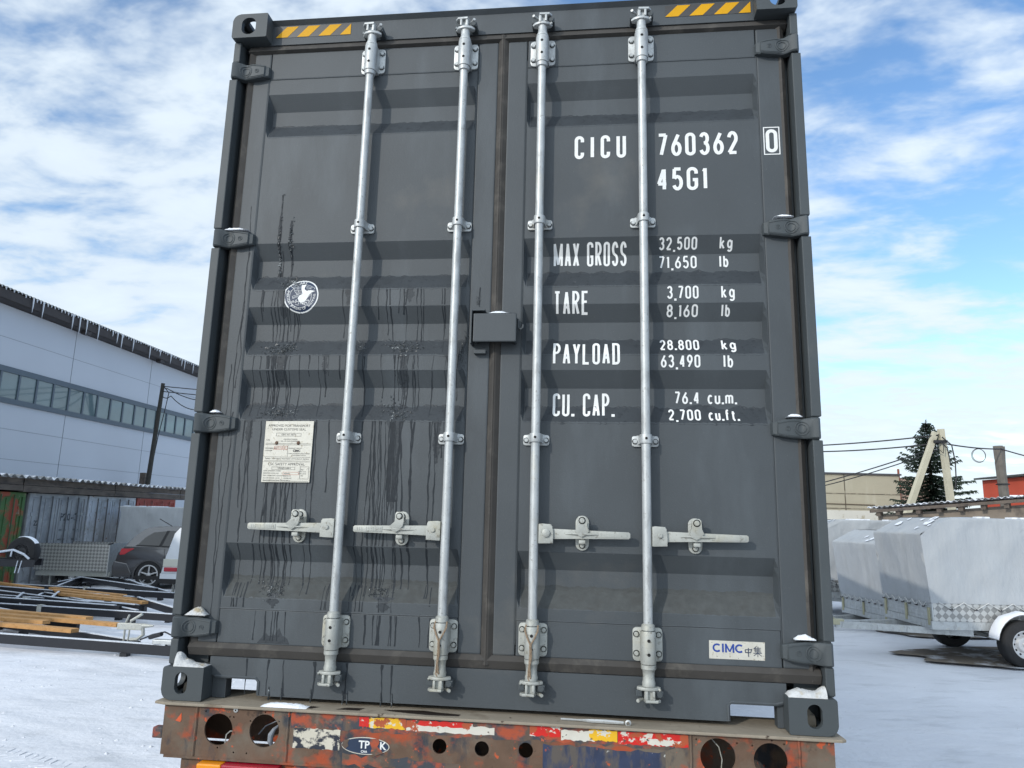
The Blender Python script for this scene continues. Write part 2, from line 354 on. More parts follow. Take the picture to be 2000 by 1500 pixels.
def track(p0, p1, bend, w):
    a, b = Vector(p0), Vector(p1); d = (b-a).normalized(); n_ = Vector((-d.y, d.x)); L = (b-a).length; s_ = 0
    while s_ < L:
        c = a+d*s_+n_*bend*sin(pi*s_/L)
        for sg in (-1, 1):
            if rt_.random() < .82:
                q = c+n_*sg*w*.28; u, v = d*.018+n_*sg*.004, n_*w*.20+d*sg*.03
                x, y = q.x, q.y; z = gz(x)+.012*sin(x*1.9+y*.7)+.01*sin(y*2.3-x*.9)-.012; h = rt_.uniform(.001, .007)
                mb.faces([(q.x+i*u.x+j*v.x, q.y+i*u.y+j*v.y, z-.004) for i, j in ((-1, -1), (1, -1), (1, 1), (-1, 1))]+[(q.x+.5*i*u.x+.85*j*v.x, q.y+.5*i*u.y+.85*j*v.y, z+h) for i, j in ((-1, -1), (1, -1), (1, 1), (-1, 1))], [(4, 5, 6, 7), (0, 1, 5, 4), (1, 2, 6, 5), (2, 3, 7, 6), (3, 0, 4, 7)])
        s_ += .085
for t_ in (((-1.0, 1.0), (-9.0, 6.2), .5, .22), ((-1.2, 2.4), (-9.5, 7.0), .5, .22)): track(*t_)
kind(mb.build('tyre_tracks', CLOD), 'stuff')
BOUNCECUT = mat('bounce_cut_dark', (.13, .125, .12), .6, var=(1.5, .2), blobs=[((.55, .56, .58), 1.1, .58, .66, 8, (1, .3, 1))], bump=(12, .4, .03, 7))  # dark ground added unseen behind the camera to cut bounce light on the doors
mb = MB(); P = patch(0, -22, 10, 22.6, .05, 4); c = (0, -22, gz(0)+.016); mb.faces(P+[c], [(i, (i+1) % 40, 40) for i in range(40)]); kind(mb.build('unseen_bounce_cutter', BOUNCECUT), 'structure')

# ------------------------------------------------------------------ the container
DY = .066; XM = 2.444
COR = (2.531, 1.828, 1.546, 1.2765, .578); CH = .208
def prof(z):
    for t in COR:
        if t >= z >= t-CH:
            a = t-z; return .036*min(1, a/.068, (CH-a)/.068)
    return 0.
box = thing('shipping_container', 'dark grey high steel shipping container, doors shut, standing on the rusty trailer', 'shipping container', (0, 0, Z0))
SW = 2.438; SH = 2.896; SL = 12.19
# corner castings
def casting(x0, z0, top):
    side = -1 if x0 < 1 else 1
    R_ = {(s_, t_): .004 for s_ in (-1, 1) for t_ in (-1, 1)}; R_[(side, 1 if top else -1)] = .034; R_[(side, -1 if top else 1)] = .007; pl_ = []
    for (sx, sz, a0) in ((1, 1, 0), (-1, 1, 90), (-1, -1, 180), (1, -1, 270)):
        r_ = R_[(sx, sz)]; c_ = (x0+.081+sx*(.081-r_), z0+.059+sz*(.059-r_))
        for k in range(7): pl_.append((c_[0]+r_*cos(radians(a0+15*k)), c_[1]+r_*sin(radians(a0+15*k))))
    o = MB().prism(pl_, 'y', 0, .178, .0035).build('corner_casting', POST, box)
    cut = [MB().box(x0+.02, x0+.142, .022, .16, z0+.018, z0+.10).build('c', POST)]
    cx = x0+.081+side*.005
    hole = rrect(cx, z0+.061, .05, .078, .0249, 8) if not top else rrect(cx, z0+.057, .066, .082, .030, 8)
    cut.append(MB().prism(hole, 'y', -.02, .06).build('c', POST))
    cut.append(MB().prism(rrect(.089, z0+.058, .08, .052, .0255, 8), 'x', x0-.03 if side < 0 else x0+.11, x0+.05 if side < 0 else x0+.2).build('c', POST))
    cut.append(MB().prism(rrect(x0+.081, .089, .064, .12, .0315, 8), 'z', z0+.08 if top else z0-.03, z0+.15 if top else z0+.04).build('c', POST))
    boolcut(o, cut)
for x0 in (0, SW-.162):
    casting(x0, 0, False); casting(x0, SH-.118, True)
HZ = (.258, 1.050, 1.842, 2.634)
def mirx(x, right): return XM-x if right else x
def bx(mb, right, x0, x1, *a, **k):
    if right: x0, x1 = XM-x1, XM-x0
    return mb.box(x0, x1, *a, **k)
for right in (0, 1):
    mb = MB()
    bx(mb, right, .006, .031, .034, .17, .119, 2.777); bx(mb, right, .0331, .12, .105, .17, .119, 2.777)
    zs = [.119] + [v for h in HZ for v in (h-.041, h+.041)] + [2.777]
    for k in range(0, len(zs), 2):
        a, b = zs[k], zs[k+1]
        if b-a > .02: bx(mb, right, -.004 if 0 < k < 8 else .002, .033, .026 if 0 < k < 8 else .028, .082, a+.003, b-.003, .004, 2)
    mb.build('corner_post', POST, box)
# header and sill
mb = MB().prism([(.062, 2.776), (.062, 2.872), (.044, 2.889), (.13, 2.892), (.16, 2.776)], 'x', .151, 2.287)
header = mb.build('header', PAINT, box)
ol = [(.151, .150), (.151, .09), (.176, .076), (.342, .076), (.349, .068), (.349, .016), (2.090, .016), (2.090, .068), (2.098, .076), (2.262, .076), (2.287, .09), (2.287, .150)]
mb = MB().prism(ol[::-1], 'y', .062, .074)
mb.box(.17, 2.27, .0741, .40, .082, .150); mb.box(.151, 2.287, .0741, .16, .1505, .175)
mb.box(.349, 2.09, .0741, .16, .018, .0815)
mb.box(.163, .217, .0742, .12, .0, .0815); mb.box(2.256, 2.276, .0742, .12, .0, .0815)
for a in ([(.178, .064, .078), (.340, .064, .078), (.352, .064, .066), (.352, .064, .02)], [(2.087, .064, .018), (2.087, .064, .07), (2.098, .064, .079), (2.25, .064, .079), (2.275, .064, .086)]):
    mb.tube([(p[0], p[1]-.001, p[2]) for p in a], .006, 6)
sill = mb.build('sill', PAINT, box)
# box behind the doors: corrugated walls, roof, floor
def corr_wall(x, sgn):
    mb = MB(); y = .17; pts = []
    while y < SL-.3:
        for dy, d in ((0, 0), (.07, 0), (.138, .036), (.208, .036)): pts.append((y+dy, x+sgn*d))
        y += .276
    pts.append((SL-.15, x)); P = []
    for (yy, xx) in pts: P += [(xx, yy, .15), (xx, yy, 2.80)]
    mb.faces(P, [(2*i, 2*i+2, 2*i+3, 2*i+1) for i in range(len(pts)-1)]); return mb
corr_wall(.012, 1).build('side_wall', PAINT, box); corr_wall(2.426, -1).build('side_wall', PAINT, box)
MB().box(.03, 2.41, .165, SL-.05, 2.83, 2.87).build('roof', PAINT, box)
mb = MB().box(.06, 2.38, .30, SL-.05, .16, .19).box(.005, .055, .18, SL-.18, .012, .149).box(2.383, 2.433, .18, SL-.18, .012, .149).box(.005, .06, .18, SL-.18, 2.801, 2.86).box(2.378, 2.433, .18, SL-.18, 2.801, 2.86)
for k in range(34): mb.box(.056, 2.382, .6+k*.34, .65+k*.34, .03, .159)
mb.build('underframe', PAINT, box)
mb = MB().box(.0, SW, SL-.06, SL, .119, 2.777); mb.build('front_wall', PAINT, box)
# doors
def door(right):
    if not right: X = (.088, .165, .168, 1.108, 1.1115, 1.199)
    else: X = (1.243, 1.3255, 1.329, 2.278, 2.2815, 2.377)
    mb = MB(); zb, zt = .200, 2.735
    mb.box(X[0], X[1], DY, DY+.05, zb, zt, .006, 2); mb.box(X[4], X[5], DY, DY+.05, zb, zt, .006, 2)
    mb.box(X[2], X[3], DY, DY+.05, 2.6065, zt, .004, 2); mb.box(X[2], X[3], DY, DY+.05, zb, .3275, .004, 2)
    zs = [2.6035]
    for t in COR: zs += [t, t-.034, t-.068, t-.104, t-.14, t-.174, t-CH]
    zs.append(.3305); xs = [X[2], X[2]+.011, (X[2]*2+X[3])/3, (X[2]+2*X[3])/3, X[3]-.011, X[3]]
    P = [(x, DY+(prof(z) if 0 < i < 5 else 0), z) for z in zs for i, x in enumerate(xs)]
    mb.faces(P, [(j*6+i, j*6+i+1, (j+1)*6+i+1, (j+1)*6+i) for j in range(len(zs)-1) for i in range(5)])
    mb.box(X[0]+.01, X[5]-.01, DY+.052, DY+.058, zb+.01, zt-.01)
    # weld beads along the sheet
    for z in (2.605, .329): mb.tube([(X[2]+k*(X[3]-X[2])/24, DY-.0005, z+random.uniform(-.0007, .0007)) for k in range(25)], .0022, 5)
    for x in (X[1]+.0015, X[4]-.0015):
        mb.tube([(x, DY-.0002, .24+k*.1) for k in range(25)], .0018, 5)
    o = mb.build('door', PAINT, box)
    o['label'] = 'right door with white lettering' if right else 'left door with dark drip marks'
    g = MB()
    y0, y1, y2 = .088, .071, .054
    g.prism([(y0, 2.731), (y1, 2.736), (y2, 2.745), (y1-.002, 2.776), (y0, 2.777)], 'x', X[0]-.03 if not right else 1.2215, X[5]+.03 if right else 1.2205)
    g.prism([(y0, .203), (y1-.003, .200), (y2, .182), (y1-.004, .152), (y0, .149)], 'x', X[0]-.03 if not right else 1.2215, X[5]+.03 if right else 1.2205)
    s_ = [(.044, .100), (.049, .078), (.066, .061), (.087, .072), (.09, .09)]
    g.prism([(mirx(a, right)+(.001 if right else 0), b) for a, b in s_], 'z', .16, 2.765)
    if right: g.prism([(1.2215, .09), (1.2215, .0545), (1.228, .057), (1.243, .069), (1.245, .09)], 'z', .165, 2.765)
    else: g.prism([(1.197, .09), (1.199, .069), (1.214, .056), (1.2205, .0535), (1.2205, .09)], 'z', .165, 2.765)
    g.build('gasket', RUBBER, o)
    hx = [(.001, .034, .037), (.004, .021, .0385), (.012, .013, .0385), (.027, .016, .0385), (.043, .028, .038), (.057, .039, .037), (.069, .041, .037), (.085, .037, .037), (.093, .035, .037), (.130, .035, .032), (.149, .036, .028), (.153, .043, .027), (.167, .046, .024), (.172, .066, .022)]
    def yf(x):
        for a, b in zip(hx, hx[1:]):
            if a[0] <= x <= b[0]: return a[1] + (b[1]-a[1])*(x-a[0])/(b[0]-a[0])
        return .03
    h0 = None
    for k, hz in enumerate(HZ):
        h = MB(); R = []
        for (x, y, hh) in hx:
            yb = min(.09, y+.038) if x < .06 else .07; X_ = mirx(x, right)
            R.append([(X_, y+.005, hz+hh), (X_, y, hz+hh-.005), (X_, y, hz-hh+.005), (X_, y+.005, hz-hh), (X_, yb, hz-hh), (X_, yb, hz+hh)])
        P = [p for r in R for p in r]; F = []
        for i in range(len(R)-1):
            for j in range(6): F.append((i*6+j, i*6+(j+1) % 6, (i+1)*6+(j+1) % 6, (i+1)*6+j))
        F += [tuple(range(6)), tuple(range((len(R)-1)*6, len(R)*6))]
        h.faces(P, F)
        for rr, cx in ((.025, .066), (.016, .066)):
            h.tube([(mirx(cx+rr*cos(a*pi/12), right), yf(cx+rr*cos(a*pi/12))-.0003, hz+rr*sin(a*pi/12)) for a in range(24)], .0024, 6, closed=True)
        h.tube([(mirx(.116+.0085*cos(a*pi/8), right), yf(.116)-.0003, hz+.0085*sin(a*pi/8)) for a in range(16)], .0014, 5, closed=True)
        h.tube([(mirx(.112, right), yf(.116)-.0004, hz+.004), (mirx(.118, right), yf(.116)-.0004, hz+.003), (mirx(.114, right), yf(.116)-.0004, hz-.001), (mirx(.12, right), yf(.116)-.0004, hz-.004)], .0013, 5)
        for sg in (1, -1): h.tube([(mirx(x, right), yf(x)-.0003, hz+sg*(hh-.009)) for x, y, hh in hx[6:11]], .0018, 5)
        h.build('hinge', POST, o, smooth=True)
    return o, X
doorL, XL = door(0); doorR, XR = door(1)
# lock box between the doors, little bracket below it
mb = MB().box(1.140, 1.312, .000, .006, 1.376, 1.492, .005).box(1.146, 1.152, .0061, .064, 1.380, 1.488).box(1.300, 1.306, .0061, .064, 1.380, 1.488).box(1.1521, 1.2999, .0061, .064, 1.482, 1.488)
mb.build('lock_box', PAINT, doorR)
MB().tube([(1.308, .03, 1.478), (1.3155, .03, 1.472), (1.3165, .026, 1.445), (1.320, .022, 1.434), (1.327, .02, 1.431), (1.334, .022, 1.436), (1.336, .026, 1.450)], .0042, 8).build('hook', PAINT, doorR)
MB().box(1.127, 1.133, .008, .0655, 1.372, 1.512, .002).box(1.1331, 1.185, .008, .0655, 1.505, 1.512, .002).build('box_guard', PAINT, doorL)
MB().box(1.139, 1.187, .040, .0655, 1.338, 1.354, .002).build('stop_block', PAINT, doorL)

# locking rods
RX = (.6435, 1.0585, 1.393, 1.8085); RY = .020
def bolt(mb, x, y, z, r=.008, h=.008):
    mb.lathe([(.0001, -h-.001), (r*.75, -h-.001), (r, -h+.001), (r, 0), (r*1.35, 0), (r*1.35, .0015), (.0001, .0015)], (x, y, z), 'y', 12)
def wing(cx, w, horn):
    return [(cx-w, RY+.002), (cx-w*.7, RY-.016), (cx-.010, RY-.024), (cx+.010, RY-.024), (cx+w*.7, RY-.016), (cx+w, RY-.004), (cx+w*.9, RY+.012), (cx, RY+.02), (cx-w*.8, RY+.014)]
def head(mb, kb, cx, z, up, flip):
    d = 1 if up else -1; f = -1 if flip else 1
    def zz(a, b): return (z+d*a, z+d*b) if d > 0 else (z+d*b, z+d*a)
    mb.prism([(cx+f*(p[0]-cx), p[1]) for p in wing(cx, .042, 0)], 'z', *zz(0, .011), bev=.003)
    mb.box(cx-f*.020, cx-f*.011, RY-.026, RY+.010, *zz(.0111, .040), bev=.002) if f < 0 else mb.box(cx-.020, cx-.011, RY-.026, RY+.010, *zz(.0111, .040), bev=.002)
    mb.box(cx+.004, cx+.014, RY-.024, RY+.010, *zz(.0111, .040), bev=.002) if f > 0 else mb.box(cx-.014, cx-.004, RY-.024, RY+.010, *zz(.0111, .040), bev=.002)
    mb.box(cx-.016, cx+.016, RY-.012, RY+.016, *zz(.0111, .040))
    q_ = [(cx-f*.040, RY-.012), (cx-f*.030, RY-.026), (cx+f*.012, RY-.028), (cx+f*.018, RY-.004), (cx+f*.010, RY+.016), (cx-f*.036, RY+.012)]
    mb.prism(q_, 'z', *zz(.0401, .049), bev=.002)
    mb.tube([(cx+f*.020, RY+.012, z+d*.044), (cx+f*.036, RY-.004, z+d*.046), (cx+f*.039, RY-.012, z+d*.046)], [.005, .0065, .006], 10)
    mb.tube([(cx-f*.030, RY-.004, z+d*.004), (cx-f*.041, RY-.012, z+d*.010)], [.006, .0045], 8)
    par = header if up else sill
    MB().box(cx-.046, cx-.0235, RY-.008, .063, *zz(.0115, .033), bev=.003).build('cam_keeper', POST, par)
    MB().box(cx+.0235, cx+.050, RY-.012, .063, *zz(.0115, .034), bev=.003).cyl((cx+.037, RY-.012, z+d*.023), .011, -.004, .02, 'y', 14, .002).build('cam_keeper', POST, par)
KL = [None, None]
def rod(i):
    cx = RX[i]; par = doorL if i < 2 else doorR; flip = i < 2
    o = MB(); o.tube([(cx, RY, .150+k*.26) for k in range(11)], .0168, 20)
    o = o.build('locking_rod', ZINC, box, smooth=True); o['label'] = ('rod nearest the left hinges', 'left rod beside the centre seam', 'right rod beside the centre seam', 'rod nearest the right hinges')[i]
    # end bearings
    for top in (1, 0):
        m = ZINC if top else ZINC_D
        z0, z1 = (2.606, 2.724) if top else (.205, .321)
        p = MB().prism(rrect(cx, (z0+z1)/2, .106, z1-z0, .014), 'y', .057, .0655, .0015)
        zc, zd = (2.592, 2.714) if top else (.203, .314)
        pr = [(.0001, zc), (.0285, zc), (.0285, zd), (.0001, zd)]
        p.lathe([(.0001, zc), (.0265, zc), (.0275, zc+.003), (.0275, zd-.003), (.0265, zd), (.0001, zd)], (cx, RY, 0), 'z', 24)
        p.box(cx-.0275, cx+.0275, RY+.004, .058, zc+.004, zd-.004)
        for sx in (-.040, .040):
            for z in (z0+.026, z1-.024): bolt(p, cx+sx, .057, z, .0085, .008)
        p.build('bearing', m, o, smooth=True)
        for z in (zc+.034, zd-.030): MB().cyl((cx, RY-.0272, z), .0058, -.0008, .004, 'y', 12).build('bearing_hole', BLACK, o)
        q = MB(); q2 = MB()
        if top: q.lathe([(.0172, 2.572), (.0225, 2.575), (.0245, 2.590), (.0001, 2.590)], (cx, RY, 0), 'z', 24); q2.lathe([(.0001, 2.716), (.0255, 2.716), (.0255, 2.722), (.0205, 2.733), (.019, 2.742), (.0185, 2.765), (.0001, 2.765)], (cx, RY, 0), 'z', 24)
        else: q.lathe([(.0172, .340), (.0235, .334), (.0255, .318), (.0001, .316)], (cx, RY, 0), 'z', 24); q2.lathe([(.0001, .201), (.0265, .201), (.0265, .187), (.0215, .181), (.020, .165), (.021, .148), (.0235, .140), (.0225, .128), (.0001, .126)], (cx, RY, 0), 'z', 24)
        q.build('collar', m, o, smooth=True); q2.build('collar', m, o, smooth=True)
        hd = MB(); kb = KL[0 if top else 1]; head(hd, kb, cx, 2.766 if top else .127, top, (not flip) if top else (i == 3)); hd.build('cam_head', m, o, smooth=True)
    for z in (1.884, 1.0):
        p = MB().prism(rrect(cx, z-.003, .100, .040, .008), 'y', .057, .0655, .0015)
        arch = [(-.034, .0575), (-.026, .052), (-.0225, .040)] + [(-.0225*cos(a*pi/10), RY-.0225*sin(a*pi/10)) for a in range(11)] + [(.0225, .040), (.026, .052), (.034, .0575)]
        p.prism([(cx+a, b) for a, b in arch], 'z', z-.015, z+.019, .002)
        for sx in (-.038, .038): bolt(p, cx+sx, .057, z-.004, .0085, .008)
        p.build('guide', ZINC, o, smooth=True)
        MB().cyl((cx, RY-.0226, z+.003), .005, -.0006, .004, 'y', 12).build('guide_hole', BLACK, o)
    d = -1 if i < 2 else 1; hz = .646
    tip = (.274, .699, 1.748, 2.169)[i]; L = abs(tip-cx)
    hb = MB()
    hub = [(.018, -.036), (.022, -.037), (.072, -.035), (.072, -.010), (.072, .017), (.066, .026), (.066, .034), (.03, .036), (.018, .034)]
    hb.prism([(cx+d*a, hz+b) for a, b in hub], 'y', RY-.014, RY+.012, .003); bolt(hb, cx+d*.046, RY-.013, hz+.002, .015 if i == 2 else .009, .006 if i != 2 else .009)
    hb.build('handle_hub', ZINC_D, o, smooth=True)
    ar = MB()
    arm = [(.066, -.019), (L*.5, -.015), (L-.006, -.0125), (L, -.008), (L, .008), (L-.006, .0125), (L*.5, .016), (.066, .019)]
    ar.prism([(cx+d*a, hz-.001+b) for a, b in arm], 'y', .016, .028, .002)
    ar.prism([(cx+d*a, hz-.001+b) for a, b in ((L-.115, -.010), (L-.010, -.0085), (L-.010, .0085), (L-.115, .011))], 'y', .0145, .0162, .0005)
    ar.tube([(cx+d*(L*.33), .0155, hz), (cx+d*(L*.45), .012, hz+.001), (cx+d*(L*.56), .011, hz+.001), (cx+d*(L*.68), .0155, hz)], [.001, .0045, .0045, .001], 8)
    for k in range(11):
        if random.random() < .85: ar.box(cx+d*(L-.108+k*.009), cx+d*(L-.104+k*.009), .0136, .0147, hz-.006+random.uniform(-.001, .001), hz+.006)
    ar.build('handle', ZINC_D, o, smooth=True)
    kx = (.469, .881, 1.572, 1.986)[i]; c = MB()
    c.prism(rrect(kx, hz+.004, .050, .128, .0245, 8), 'y', .056, .0655, .001); bolt(c, kx, .056, hz+.048, .009, .006); bolt(c, kx, .056, hz-.042, .009, .006)
    c.box(kx-.012, kx+.012, .012, .056, hz-.034, hz-.021, .002); c.box(kx-.006, kx+.006, .028, .056, hz-.021, hz+.02)
    sk = -.012 if i < 2 else .0
    tab = [(-.017, .058), (-.012, .066), (.010, .066), (.017, .058), (.017, .030), (.026+sk, .012), (.010+sk, -.004), (-.002+sk, -.010), (-.016+sk, -.003), (-.026+sk, .012), (-.017, .030)]
    c.prism([(kx+a, hz+b) for a, b in tab], 'y', .0075, .0125, .001); c.box(kx-.015, kx+.015, .0126, .056, hz+.034, hz+.040); bolt(c, kx, .0075, hz+.050, .010, .006)
    c.build('handle_catch', ZINC_D, o, smooth=True)
for i in range(4): rod(i)

# hazard strips
def hazard(x0, w, z0, z1):
    mb = MB(); mb.prism([(x0, z0), (x0+w, z0), (x0+w, z1), (x0, z1)], 'y', .0608, .0619)
    mb.build('hazard_strip', BLKTAPE, header)
    mb = MB(); h = z1-z0
    for k in range(4):
        a = x0 + k*.287*w; q = [(a, z0+.0015), (a+.155*w, z0+.0015), (a+.30*w, z1-.0015), (a+.145*w, z1-.0015)]
        if k == 3: q = [(a, z0+.0015), (x0+w, z0+.0015), (x0+w, z1-.0015)]
        mb.prism(q, 'y', .0600, .0607)
    mb.build('hazard_stripes', YELLOW, header)
hazard(.177, .350, 2.811, 2.867); hazard(1.9125, .353, 2.811, 2.866)

# ------------------------------------------------------------------ lettering, laid on the pressed sheet
def arc(cx, cy, rx, ry, a0, a1, n=10): return [(cx+rx*cos(radians(a0+(a1-a0)*k/n)), cy+ry*sin(radians(a0+(a1-a0)*k/n))) for k in range(n+1)]
RELW = {'I': .42, '1': .52, '.': .30, ',': .30, ' ': .62, 'M': 1.45, 'l': .36, 'f': .90, 't': .90, 'm': 1.45, 'k': .95}
def glyph(ch, w, h):
    r = min(w, h)/2; e = 1e-4
    if ch in 'O0': return [arc(r, h-r, r, r, 0, 180)+arc(r, r, r, r, 180, 360)+[(w, h-r)]]
    if ch == 'C': return [[(w, h-r-.10*h)]+arc(r, h-r, r, r, 0, 180)+arc(r, r, r, r, 180, 360)+[(w, r+.10*h)]]
    if ch == 'G': return [[(w, h-r-.08*h)]+arc(r, h-r, r, r, 0, 180)+arc(r, r, r, r, 180, 360)+[(w, .44*h), (.55*w, .44*h)]]
    if ch == 'U': return [[(0, h)]+arc(r, r, r, r, 180, 360)+[(w, h)]]
    if ch == 'I': return [[(w/2, 0), (w/2, h)]]
    if ch == '1': return [[(w*.10, h*.84), (w*.72, h*.97)], [(w*.72, h), (w*.72, 0)]]
    if ch == '7': return [[(0, h), (w, h)], [(w, h), (.32*w, 0)]]
    if ch == '6': return [[(.78*w, h), (.42*w, .72*h), (.12*w, .50*h)]+arc(w/2, .29*h, w/2, .29*h, 162, 500, 18)]
    if ch == '9': return [[(.22*w, 0), (.58*w, .28*h), (.88*w, .50*h)]+arc(w/2, .71*h, w/2, .29*h, -18, 320, 18)]
    if ch == '3': return [arc(w*.48, .76*h, w*.46, .24*h, 160, -95, 10), arc(w/2, .27*h, w/2, .27*h, 95, -160, 12)]
    if ch == '2': return [arc(w/2, .72*h, w/2, .28*h, 170, -25, 10)+[(0, 0)], [(0, 0), (w, 0)]]
    if ch == '4': return [[(.74*w, 0), (.74*w, h)], [(.66*w, h*.98), (.04*w, .27*h)], [(-.04*w, .27*h), (w, .27*h)]]
    if ch == '5': return [[(.94*w, h), (.10*w, h)], [(.14*w, h), (.08*w, .52*h)], arc(w/2, .31*h, w/2, .31*h, 138, -155, 12)]
    if ch == '8': return [arc(w/2, .76*h, w*.44, .24*h, 0, 360, 16), arc(w/2, .27*h, w/2, .27*h, 0, 360, 16)]
    if ch == 'M': return [[(0, 0), (0, h)], [(w, 0), (w, h)], [(0, h), (.5*w, .06*h)], [(.5*w, .06*h), (w, h)]]
    if ch == 'A': return [[(0, 0), (.5*w, h)], [(.5*w, h), (w, 0)], [(.18*w, .28*h), (.82*w, .28*h)]]
    if ch == 'X': return [[(0, 0), (w, h)], [(0, h), (w, 0)]]
    q = .24*h; rr = min(q, w*.6)
    if ch == 'R': return [[(0, 0), (0, h), (w-rr, h)]+arc(w-rr, h-q, rr, q, 90, -90)+[(0, h-2*q)], [(.45*w, h-2*q), (w, 0)]]
    if ch == 'P': return [[(0, 0), (0, h), (w-rr, h)]+arc(w-rr, h-q, rr, q, 90, -90)+[(0, h-2*q)]]
    if ch == 'S': return [arc(w/2, .755*h, w/2, .245*h, 10, 235, 10)+arc(w/2, .255*h, w/2, .255*h, 55, -170, 10)]
    if ch == 'T': return [[(0, h), (w, h)], [(w/2, h), (w/2, 0)]]
    if ch == 'E': return [[(w, h), (0, h), (0, 0), (w, 0)], [(0, .52*h), (.85*w, .52*h)]]
    if ch == 'Y': return [[(0, h), (w/2, .45*h), (w/2, 0)], [(w, h), (w/2, .45*h)]]
    if ch == 'L': return [[(0, h), (0, 0), (w, 0)]]
    if ch == 'D': return [[(0, 0), (0, h), (w-r, h)]+arc(w-r, h-r, r, r, 90, 0)+arc(w-r, r, r, r, 0, -90)+[(0, 0)]]
    if ch == '.': return [[(w/2, 0), (w/2, .02*h)]]
    if ch == ',': return [[(w*.6, .02*h), (w*.2, -.16*h)]]
    x = .68*h; rx = w/2
    if ch == 'k': return [[(0, 0), (0, h)], [(w*.9, x), (.1*w, .30*h)], [(.30*w, .40*h), (w, 0)]]
    if ch == 'g': return [arc(rx, x*.55, rx, x*.45, 0, 360, 14), [(w, x), (w, 0)]+arc(rx, -.05*h, rx, .20*h, 0, -150, 8)]
    if ch == 'l': return [[(w/2, 0), (w/2, h)]]
    if ch == 'b': return [[(0, 0), (0, h)], arc(rx, x*.5, rx, x*.5, 150, -150, 14)]
    if ch == 'c': return [arc(rx, x/2, rx, x/2, 45, 315, 12)]
    if ch == 'u': return [[(0, x)]+arc(rx, rx, rx, rx, 180, 330)+[(w, rx)], [(w, x), (w, 0)]]
    if ch == 'm': r4 = w/4; return [[(0, 0), (0, x)], [(0, x-r4)]+arc(r4, x-r4, r4, r4, 150, 0)+[(2*r4, 0)], [(2*r4, x-r4)]+arc(3*r4, x-r4, r4, r4, 150, 0)+[(w, 0)]]
    if ch == 'f': return [[(w, h)]+arc(w*.7, h*.85, w*.32, h*.14, 80, 180, 5)+[(w*.38, 0)], [(0, x), (w*.9, x)]]
    if ch == 't': return [[(w*.4, h*.9), (w*.4, .12*h), (w*.7, 0), (w, .02*h)], [(0, x), (w*.95, x)]]
    return []
LAY = [0]
def ribbon(mb, pts, s, base=.0010, yfun=None, step=.004, wid=None):
    """constant-width stroke that follows the pressed door sheet"""
    P = []
    for a, b in zip(pts, pts[1:]):
        L = math.hypot(b[0]-a[0], b[1]-a[1]); n = max(1, int(L/step))
        for k in range(n): P.append((a[0]+(b[0]-a[0])*k/n, a[1]+(b[1]-a[1])*k/n))
    P.append(pts[-1]); LAY[0] = (LAY[0]+1) % 7; off = base+LAY[0]*.00009
    closed = math.hypot(P[0][0]-P[-1][0], P[0][1]-P[-1][1]) < 1e-6
    n = len(P); V = []
    for i in range(n):
        a = P[i-1] if i > 0 else (P[-2] if closed else P[0]); b = P[i+1] if i < n-1 else (P[1] if closed else P[-1])
        d1 = Vector((P[i][0]-a[0], P[i][1]-a[1])); d2 = Vector((b[0]-P[i][0], b[1]-P[i][1]))
        d1 = d1.normalized() if d1.length > 1e-9 else d2.normalized(); d2 = d2.normalized() if d2.length > 1e-9 else d1
        t = d1+d2; t = t.normalized() if t.length > 1e-6 else d1
        nn = Vector((-t.y, t.x)); c = max(.35, nn.dot(Vector((-d1.y, d1.x)))); ww = (wid[min(len(wid)-1, int(i*len(wid)/n))] if wid else s)/2/c
        e = 0
        for sg in (1, -1):
            x, z = P[i][0]+nn.x*ww*sg, P[i][1]+nn.y*ww*sg
            V.append((x, (yfun(x, z) if yfun else DY+prof(z))-off-i*1.5e-6, z))
    mb.faces(V, [(2*i, 2*i+1, 2*i+3, 2*i+2) for i in range(n-1)])
def lettering(mb, s, x0, x1, z0, z1, st, gap=.30, yfun=None, base=.001):
    tot = sum(RELW.get(c, 1) for c in s) + gap*(len(s)-1); u = (x1-x0)/tot; x = x0
    for c in s:
        w = RELW.get(c, 1)*u; lc = st/2
        for g in glyph(c, max(1e-4, w-st), (z1-z0)-st):
            if c in '.,': q = [(x+lc+p[0], z0+p[1]) for p in g]; q = [(q[0][0], q[0][1]+st*1.1), (q[0][0], q[0][1])] if c == '.' else q; ribbon(mb, q, st*1.25, base, yfun)
            else:
                q = [(x+lc+p[0], z0+lc+p[1]) for p in g]
                ribbon(mb, q, st, base, yfun)
        x += w + gap*u
def words(t, a, b, c, d, st, gap):
    mb = MB(); lettering(mb, t, a, b, c, d, st, gap); return mb.build('lettering', WHITE, doorR)
